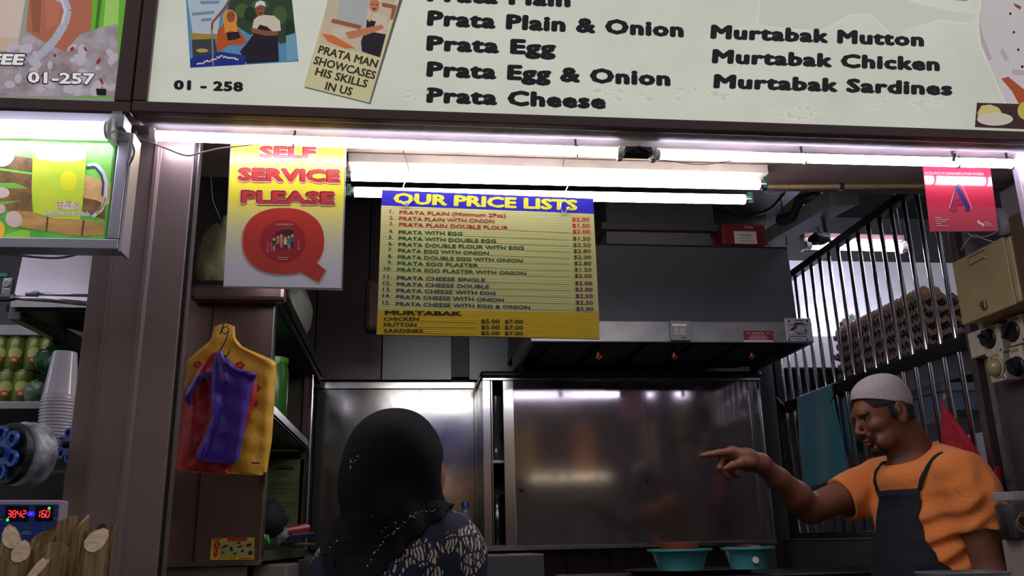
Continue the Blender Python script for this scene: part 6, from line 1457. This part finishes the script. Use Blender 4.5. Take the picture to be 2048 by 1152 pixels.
# white knitted cap
KNIT = mat('white_knit', (222, 210, 208), .85)
nt = KNIT.node_tree; tc = nt.nodes.new('ShaderNodeTexCoord'); vo = nt.nodes.new('ShaderNodeTexVoronoi'); vo.inputs['Scale'].default_value = 560; bp = nt.nodes.new('ShaderNodeBump'); bp.inputs['Strength'].default_value = .7; bp.inputs['Distance'].default_value = .002
rp = nt.nodes.new('ShaderNodeValToRGB'); rp.color_ramp.elements[0].color = (*srgb((200, 188, 190)), 1); rp.color_ramp.elements[1].color = (*srgb((150, 138, 142)), 1); rp.color_ramp.elements[0].position = .3; rp.color_ramp.elements[1].position = .8
nt.links.new(tc.outputs['Object'], vo.inputs['Vector']); nt.links.new(vo.outputs['Distance'], rp.inputs[0]); nt.links.new(rp.outputs[0], nt.nodes['Principled BSDF'].inputs['Base Color'])
nt.links.new(vo.outputs['Distance'], bp.inputs['Height']); nt.links.new(bp.outputs[0], nt.nodes['Principled BSDF'].inputs['Normal'])
CF = Field(HC-.15, HC+.16, .0022); CF.ell(H(-1.1, 0, 4.2), V((10.3, 8.1, 8.9))*S, RH); CF.ell(H(-1.0, 0, 8.5), V((8.6, 7.2, 5.0))*S, RH, .02)
slc, (cx_, cy2, cz_) = hl(CF); inner = CF.d[slc]+.0035; CF.d[slc] = np.maximum.reduce([CF.d[slc], -inner, (cap_z(cx_)-cz_)*S])
cp = CF.mesh('skullcap', KNIT, man)
# raised ribs of the cap
for a_ in (-60, -20, 14, 52, 90):
    pts = []
    for t_ in np.linspace(.12, 1.0, 12):
        th = math.radians(a_+90); ph = t_*1.40
        q3 = (-1.1+10.38*math.sin(ph)*math.cos(th), 8.18*math.sin(ph)*math.sin(th), 4.2+8.98*math.cos(ph))
        if q3[2] > cap_z(q3[0])+.2: pts.append(H(*q3))
    MB().tube(pts, .0013, 6).build('cap_rib', mat('cap_white_rib', (214, 204, 206), .9), cp, smooth='all')
# t-shirt
TS = mat('orange_cotton', (226, 128, 58), .85, bump=.25, bscale=90, noise=.08, nscale=10, sheen=.15)
RT_ = np.array([fT, lT, (0, 0, 1)]).T
G = Field(np.minimum(allp.min(0), TC-.3)*[1, 1, 0]+[0.15, 0, .86], np.maximum(lsh, rs)+[.22, .15, .16], .0028)
G.K = KM
se_r = pm(1684, 1000, 2.45); G.cap(rs+V((.02, 0, .01)), rs*.4+se_r*.6, .066, .066, k=.035); G.cap(rs*.5+se_r*.5, se_r+(se_r-rs)*.12, .062, .064, k=.02)
se_l = pm(1966, 1058, 2.12); G.cap(lsh+V((-.01, .02, 0)), lsh*.5+se_l*.5, .066, .064, k=.04); G.cap(lsh*.5+se_l*.5, se_l+(se_l-lsh)*.1, .063, .066, k=.02)
def planecut(Fd, c, n_, rad):
    sl_, X_ = Fd.sub(V(c)-rad, V(c)+rad); dd = sum((X_[i]-c[i])*n_[i] for i in range(3)); rr = np.sqrt(sum((X_[i]-c[i])**2 for i in range(3)))
    Fd.d[sl_] = np.where(rr < rad, np.maximum(Fd.d[sl_], dd), Fd.d[sl_])
planecut(G, se_r, unit(se_r-rs), .13); planecut(G, se_l, unit(V((.15, 0, -1))), .13)
G.ell(BT(0, -.005, sh_z-.20), (.128, .185, .25), RT_, .03); G.ell(BT(0, .02, sh_z-.41), (.150, .172, .26), RT_, .05); G.ell(BT(.0, .03, sh_z-.55), (.150, .17, .2), RT_, .04)
G.cap(BT(-.15, 0, sh_z-.055), BT(.15, 0, sh_z-.055), .062, k=.04); G.cap(BT(-.09, -.01, sh_z-.01), BT(.09, -.01, sh_z-.01), .048, k=.04)
# cloth folds: creases fanning from the left armpit over the belly, long ones down the sleeve and across the chest
slg, X = G.sub(G.lo, G.lo+G.n*G.h)
ap_ = pm(1935, 1010, 2.10); du = (X[0]-ap_[0])*lT[0]+(X[1]-ap_[1])*lT[1]; dw = (X[0]-ap_[0])*fT[0]+(X[1]-ap_[1])*fT[1]; dz = X[2]-ap_[2]
win = np.exp(-((dz+.10)/.13)**2-((dw-.06)/.10)**2)*(du > -.14)
G.d[slg] -= ((.0065)*win*np.sin(dz*105+dw*52+1.5*np.sin(dw*30))).astype(np.float32)
ws = np.exp(-(((X[0]-se_l[0])**2+(X[1]-se_l[1])**2+(X[2]-se_l[2]-.07)**2)/.10**2)); G.d[slg] -= (.0055*ws*np.sin(dw*95+dz*22)).astype(np.float32)
wr_ = np.exp(-(((X[0]-rs[0])**2+(X[1]-rs[1])**2+(X[2]-rs[2]+.02)**2)/.12**2)); G.d[slg] -= (.0045*wr_*np.sin(X[0]*85-X[2]*60)).astype(np.float32)
G.d[slg] += (.0018*np.sin(X[2]*55+X[0]*30)*np.sin(X[0]*38-X[1]*22)).astype(np.float32)
# openings: hems of the sleeves, neck
G.ell(nb-V((0, 0, .05)), (.110, .110, .068), None, .03); G.cap(nb-V((0, 0, .003))+fT*.012, H(-1, 0, -6), .064, .075, k=.008, op='s'); G.cap(nb+fT*.045-V((0, 0, .004)), nb+fT*.06+V((0, 0, .06)), .034, .055, k=.010, op='s')
G.cap(se_r+(se_r-rs)*.05, se_r*.55+rs*.45, .054, .05, k=.003, op='s'); G.cap(se_l+(se_l-lsh)*.05, se_l*.55+lsh*.45, .055, .05, k=.003, op='s')
shirt = G.mesh('t_shirt', TS, man)
# field lookup on the shirt for the apron
def sh_d(p):
    q_ = (V(p)-G.lo)/G.h; i = np.floor(q_).astype(int)
    if (i < 0).any() or (i >= G.n-1).any(): return .06
    f_ = q_-i; v_ = 0
    for dx in (0, 1):
        for dy in (0, 1):
            for dz in (0, 1): v_ += G.d[i[0]+dx, i[1]+dy, i[2]+dz]*(f_[0] if dx else 1-f_[0])*(f_[1] if dy else 1-f_[1])*(f_[2] if dz else 1-f_[2])
    return v_
def front(u, z_, off=.006, dirn=None):
    w0 = .26
    while w0 > -.2:
        if sh_d(BT(u, w0, z_)) < off: break
        w0 -= .003
    return w0
APM = mat('navy_apron_cloth', (14, 15, 30), .85, bump=.3, bscale=120)
zt_a = pm(1800, 977, 2.2)[2]
ap = MB(); NU, NV = 30, 44; zb_a = .55
def uR(z_): return .082+.085*min(1, max(0, (zt_a-z_-.09)/.17))**1.4
def uL(z_): return -.064-.06*min(1, max(0, (zt_a-z_-.02)/.2))
W = []
for j in range(NV+1):
    z_ = zt_a-(zt_a-zb_a)*(j/NV); row = []
    for i in range(NU+1):
        u = uL(z_)+(uR(z_)-uL(z_))*i/NU
        row.append(front(u, z_) if z_ > .90 else None)
    if z_ <= .90: row = [w_ for w_ in W[-1]]
    W.append(row)
for j in range(NV+1):                                        # keep the cloth taut across hollows
    for i in range(1, NU): W[j][i] = max(W[j][i], .5*(W[j][i-1]+W[j][i+1])-.004)
vs = []
for j in range(NV+1):
    z_ = zt_a-(zt_a-zb_a)*(j/NV)
    for i in range(NU+1):
        u = uL(z_)+(uR(z_)-uL(z_))*i/NU; vs.append(BT(u, W[j][i], z_))
ap.add(vs, [(j*(NU+1)+i, (j+1)*(NU+1)+i, (j+1)*(NU+1)+i+1, j*(NU+1)+i+1) for j in range(NV) for i in range(NU)])
apo = ap.build('apron', APM, man, smooth='all', solid=.003)
# straps
for s_ in (1, -1):
    pts = []
    for t_ in np.linspace(0, 1, 12):
        u = (.080+.040*t_) if s_ > 0 else (-.060+.0*t_); z_ = zt_a-.004+(sh_z+.035-zt_a)*t_; pts.append((u, z_))
    path = []
    for u, z_ in pts:
        w_ = front(u, z_, .004)
        if w_ > -.06: path.append(BT(u, w_, z_))
    m = MB(); vs = []
    for p in path: vs += [p-lT*.0075, p+lT*.0075]
    m.add(vs, [(2*i, 2*i+1, 2*i+3, 2*i+2) for i in range(len(path)-1)]); m.build('apron_strap', APM, apo, smooth='all', solid=.003)
# trousers and shoes, behind the counter
LG = Field(BT(0, 0, 0)-[.26, .26, 0.0], BT(0, 0, 0)+[.26, .26, 1.02], .008)
LG.ell(BT(0, 0, .93), (.125, .165, .13), RT_, .04)
for s_ in (1, -1): LG.chain([BT(s_*.085, 0, .88), BT(s_*.1, .015, .5), BT(s_*.11, 0, .09)], [.088, .066, .05], .02)
LG.mesh('trousers', mat('dark_trousers', (34, 34, 40), .85), man)
for s_ in (1, -1): MB().ball(BT(s_*.11, .05, .035), (.13, .05, .04), 14, RT_).build('shoe', BLACK, man, smooth='all')

# ---------------------------------------------------------------- the woman seen from behind
WY = 1.88
wc = PY(790, 1000, WY); wf = unit((.50, .866, 0)); wl = V((-wf[1], wf[0], 0)); RW = np.array([wf, wl, (0, 0, 1)]).T
wom = thing('person', 'person seen from behind in a black beaded headscarf and navy batik blouse', 'person', (wc[0], WY-.05, 0))
wh = PY(789, 905, WY)
pw_ = lambda x, y, dy=0: PY(x, y, WY+dy)
Bf = Field(V((wc[0], WY, 0))+[-.32, -.26, .80], V((wc[0], WY, 0))+[.34, .26, .90], .004)
Bf = Field(V((wc[0]-.30, WY-.30, .80)), V((wc[0]+.32, WY+.42, wh[2]+.12)), .0035)
def W_(x, y, z_): return wh+wf*x+wl*y+V((0, 0, z_))
Bf.ell(W_(.008, 0, -.016), (.080, .066, .088), RW); Bf.ell(W_(.030, 0, -.055), (.058, .060, .065), RW, .02); Bf.ell(W_(.07, 0, -.095), (.018, .02, .016), RW, .02)
Bf.ell(W_(.052, -.036, -.030), (.034, .028, .028), RW, .02); Bf.ell(W_(.052, .036, -.030), (.034, .028, .028), RW, .02)
Bf.cap(W_(.082, 0, .0), W_(.100, 0, -.035), .007, .010, k=.01); Bf.ell(W_(.082, 0, -.065), (.012, .02, .008), RW, .008)
for s_ in (1, -1): Bf.ell(W_(.088, s_*.03, .004), (.018, .016, .011), RW, .008, 's')
Bf.cap(W_(-.01, 0, -.05), pw_(795, 1075), .045, .055, k=.03)
sR, sL = pw_(898, 1112, -.02), pw_(700, 1128, .04)
Bf.cap(sR, sL, .05, k=.04); Bf.ell(V((wc[0], WY+.0, 1.12)), (.13, .09, .25), None, .05)
eR, eL = sR+V((.05, .05, -.26)), sL+V((-.05, .08, -.26)); hR, hL = V((eR[0]-.03, WY+.20, 1.02)), V((eL[0]+.05, WY+.20, 1.02))
Bf.chain([sR, eR, hR], [.045, .036, .024], .015); Bf.chain([sL, eL, hL], [.045, .036, .024], .015)
relaxed_hand(Bf, hR, (-.15, .95, -.1), (-1, 0, 0), (0, 0, -1), .9); relaxed_hand(Bf, hL, (.15, .95, -.1), (1, 0, 0), (0, 0, -1), .9)
Bf.ell(pw_(863, 955, .05), (.030, .035, .052), None, .02); Bf.mesh('body', SKINW, wom)
# blouse
BL = Field(V((wc[0]-.34, WY-.26, .70)), V((wc[0]+.36, WY+.26, wh[2]+.02)), .0035)
BL.cap(pw_(872, 1108, -.02), pw_(725, 1128, .02), .078, .070, k=.05); BL.ell(pw_(882, 1108, -.02), (.085, .082, .088), None, .03); BL.ell(pw_(706, 1142, .03), (.078, .078, .084), None, .03)
BL.ell(V((wc[0], WY-.01, 1.06)), (.165, .115, .28), None, .05)
BL.chain([pw_(900, 1130, -.02), eR], [.072, .058], .03); BL.chain([pw_(690, 1150, .03), eL], [.068, .056], .03); BL.chain([eR, eR*.4+hR*.6], [.052, .05], .02); BL.chain([eL, eL*.4+hL*.6], [.052, .05], .02)
BL.cap(pw_(800, 1090, 0), pw_(795, 1045, 0), .062, .052, k=.03)
slb, X = BL.sub(BL.lo, BL.lo+BL.n*BL.h); BL.d[slb] += (.0018*np.sin(X[2]*48+X[0]*36)*np.sin(X[0]*30-X[1]*25)).astype(np.float32)
BAT = mat('navy_batik', (14, 18, 44), .75)
nt = BAT.node_tree; b = nt.nodes['Principled BSDF']; tc = nt.nodes.new('ShaderNodeTexCoord')
def N(t, **k):
    n_ = nt.nodes.new(t)
    for a_, v_ in k.items():
        if a_ in n_.inputs: n_.inputs[a_].default_value = v_
    return n_
n1 = N('ShaderNodeTexNoise', Scale=11, Detail=1.5); nt.links.new(tc.outputs['Object'], n1.inputs['Vector'])
st1 = N('ShaderNodeMath'); st1.operation = 'GREATER_THAN'; st1.inputs[1].default_value = .49; nt.links.new(n1.outputs['Fac'], st1.inputs[0])
v1 = N('ShaderNodeTexVoronoi', Scale=38); v1.feature = 'DISTANCE_TO_EDGE'; nt.links.new(tc.outputs['Object'], v1.inputs['Vector'])
g1_ = N('ShaderNodeMath'); g1_.operation = 'GREATER_THAN'; g1_.inputs[1].default_value = .07; nt.links.new(v1.outputs['Distance'], g1_.inputs[0])
wv = N('ShaderNodeTexWave', Scale=42, Distortion=9); nt.links.new(tc.outputs['Object'], wv.inputs['Vector']); g2 = N('ShaderNodeMath'); g2.operation = 'GREATER_THAN'; g2.inputs[1].default_value = .42; nt.links.new(wv.outputs['Fac'], g2.inputs[0])
m1 = N('ShaderNodeMath'); m1.operation = 'MULTIPLY'; nt.links.new(st1.outputs[0], m1.inputs[0]); nt.links.new(g1_.outputs[0], m1.inputs[1])
m2 = N('ShaderNodeMath'); m2.operation = 'MULTIPLY'; nt.links.new(m1.outputs[0], m2.inputs[0]); nt.links.new(g2.outputs[0], m2.inputs[1])
mx = N('ShaderNodeMix'); mx.data_type = 'RGBA'; mx.inputs['A'].default_value = (*srgb((16, 20, 48)), 1); mx.inputs['B'].default_value = (*srgb((196, 176, 156)), 1)
nt.links.new(m2.outputs[0], mx.inputs['Factor']); nt.links.new(mx.outputs['Result'], b.inputs['Base Color'])
BL.mesh('blouse', BAT, wom)
# headscarf
HJ = Field(V((wc[0]-.30, WY-.26, .95)), V((wc[0]+.34, WY+.24, wh[2]+.14)), .003)
# cloth drawn over the shoulders, cut along the beaded hem
q0, q1 = pw_(905, 1012), pw_(735, 1165); nx = unit((q1-q0)[[0, 2]]); nn = V((-nx[1], nx[0])); 
if nn@(pw_(700, 1000)-q0)[[0, 2]] > 0: nn = -nn
sl1, X = HJ.sub(HJ.lo, HJ.lo+HJ.n*HJ.h)
i0 = np.round((HJ.lo-BL.lo)/BL.h).astype(int)
def samp(Fd, X):
    q_ = [np.clip(np.round((X[i]-Fd.lo[i])/Fd.h).astype(int), 0, Fd.n[i]-1) for i in range(3)]; return Fd.d[q_[0], q_[1], q_[2]]
bl = samp(BL, X); hem = (X[0]-q0[0])*nn[0]+(X[2]-q0[2])*nn[1]
low = 1.12+.0*X[0]
ql0, ql1 = pw_(640, 1085), pw_(676, 1200); nl_ = unit((ql1-ql0)[[0, 2]]); n2_ = V((nl_[1], -nl_[0]))
if n2_@(pw_(780, 1100)-ql0)[[0, 2]] > 0: n2_ = -n2_
hem2 = (X[0]-ql0[0])*n2_[0]+(X[2]-ql0[2])*n2_[1]
HJ.d[sl1] = np.maximum.reduce([bl-.010-.004*np.sin(X[0]*60+X[2]*30), hem, hem2, -(bl+.004)]).astype(np.float32)
HJ.ell(pw_(788, 905), (.100, .112, .092), None, .02); HJ.ell(pw_(770, 945), (.090, .105, .085), None, .03); HJ.ell(pw_(815, 930, .01), (.070, .10, .10), None, .03)
HJ.ell(pw_(752, 975), (.072, .085, .07), None, .03); HJ.ell(pw_(800, 985, .0), (.085, .085, .06), None, .03)
HJ.cap(pw_(765, 990), pw_(768, 1050, -.01), .07, .082, k=.04); HJ.cap(pw_(835, 975, .02), pw_(868, 1030, .02), .048, .03, k=.03); HJ.cap(pw_(750, 1035), pw_(712, 1120, 0), .045, .05, k=.03)
# folds sweeping from the crown down to the right hem, finer gathers in the hanging part
ctr = pw_(950, 1050, 0); dx_, dz_ = X[0]-ctr[0], X[2]-ctr[2]; an = np.arctan2(dz_, -dx_); rr_ = np.sqrt(dx_**2+dz_**2)
HJ.d[sl1] -= (.0055*np.exp(-((rr_-.19)/.09)**2)*np.sin(an*9)*(X[1] < WY+.02)).astype(np.float32)
lowm = 1/(1+np.exp((X[2]-pw_(780, 1020)[2])/.012)); HJ.d[sl1] -= (.0035*lowm*np.sin((X[0]+X[2]*.45)*115)).astype(np.float32)
# face opening on her right
fo = W_(.115, 0, -.02); HJ.ell(fo, (.062, .070, .098), RW, .008, 's'); HJ.ell(pw_(902, 960, .03), (.026, .12, .052), None, .006, 's')
sc_o = HJ.mesh('headscarf', mat('black_scarf_cloth', (9, 8, 12), .8, bump=.05, bscale=200, spec=.25), wom)
# bead trim on the scarf
def hj_front(x, y):
    d_ = ray(x, y); d_ = d_/np.linalg.norm(d_); t_ = 1.2
    while t_ < 2.6:
        p = CAM+d_*t_; q_ = np.round((p-HJ.lo)/HJ.h).astype(int)
        if (q_ >= 0).all() and (q_ < HJ.n).all() and HJ.d[tuple(q_)] < .001: return p
        q_ = np.round((p-BL.lo)/BL.h).astype(int)
        if (q_ >= 0).all() and (q_ < BL.n).all() and BL.d[tuple(q_)] < .001: return p
        t_ += .003
    return None
BEAD = mat('silver_bead', (220, 220, 230), .15, .9)
bd = MB(); random.seed(5); spots = [(869-i*4.4+random.uniform(-2, 2), 1018+max(0, (i*4.4)*.15)+i*i*.095+random.uniform(-4, 4)) for i in range(30)]
spots += [(703+random.uniform(-3, 3), 915+i*4+random.uniform(-2, 2)) for i in range(6)]+[(708+i*2.5, 925-i*4) for i in range(4)]+[(688, 1064), (750, 1030), (745, 1033), (760, 1038), (660, 1095), (652, 1100), (668, 1088), (674, 1082), (735, 1132), (742, 1120), (764, 1063), (772, 1056), (791, 1046), (820, 1032)]
for x_, y_ in spots:
    p = hj_front(x_, y_)
    if p is not None: bd.ball(p, random.choice((.0012, .0016, .002)), 6)
if bd.v: bd.build('bead_trim', BEAD, sc_o, kind='stuff')
# skirt
LG = Field(V((wc[0]-.3, WY-.3, .02)), V((wc[0]+.3, WY+.3, .98)), .009)
LG.ell(V((wc[0], WY, .88)), (.16, .13, .12), None, .04); LG.cap(V((wc[0], WY, .80)), V((wc[0], WY, .18)), .135, .15, k=.03); LG.mesh('skirt', BAT, wom)
for s_ in (1, -1): MB().ball(V((wc[0], WY, .03))+wl*s_*.08+wf*.03, (.11, .045, .03), 12, RW).build('shoe', BLACK, wom, smooth='all')
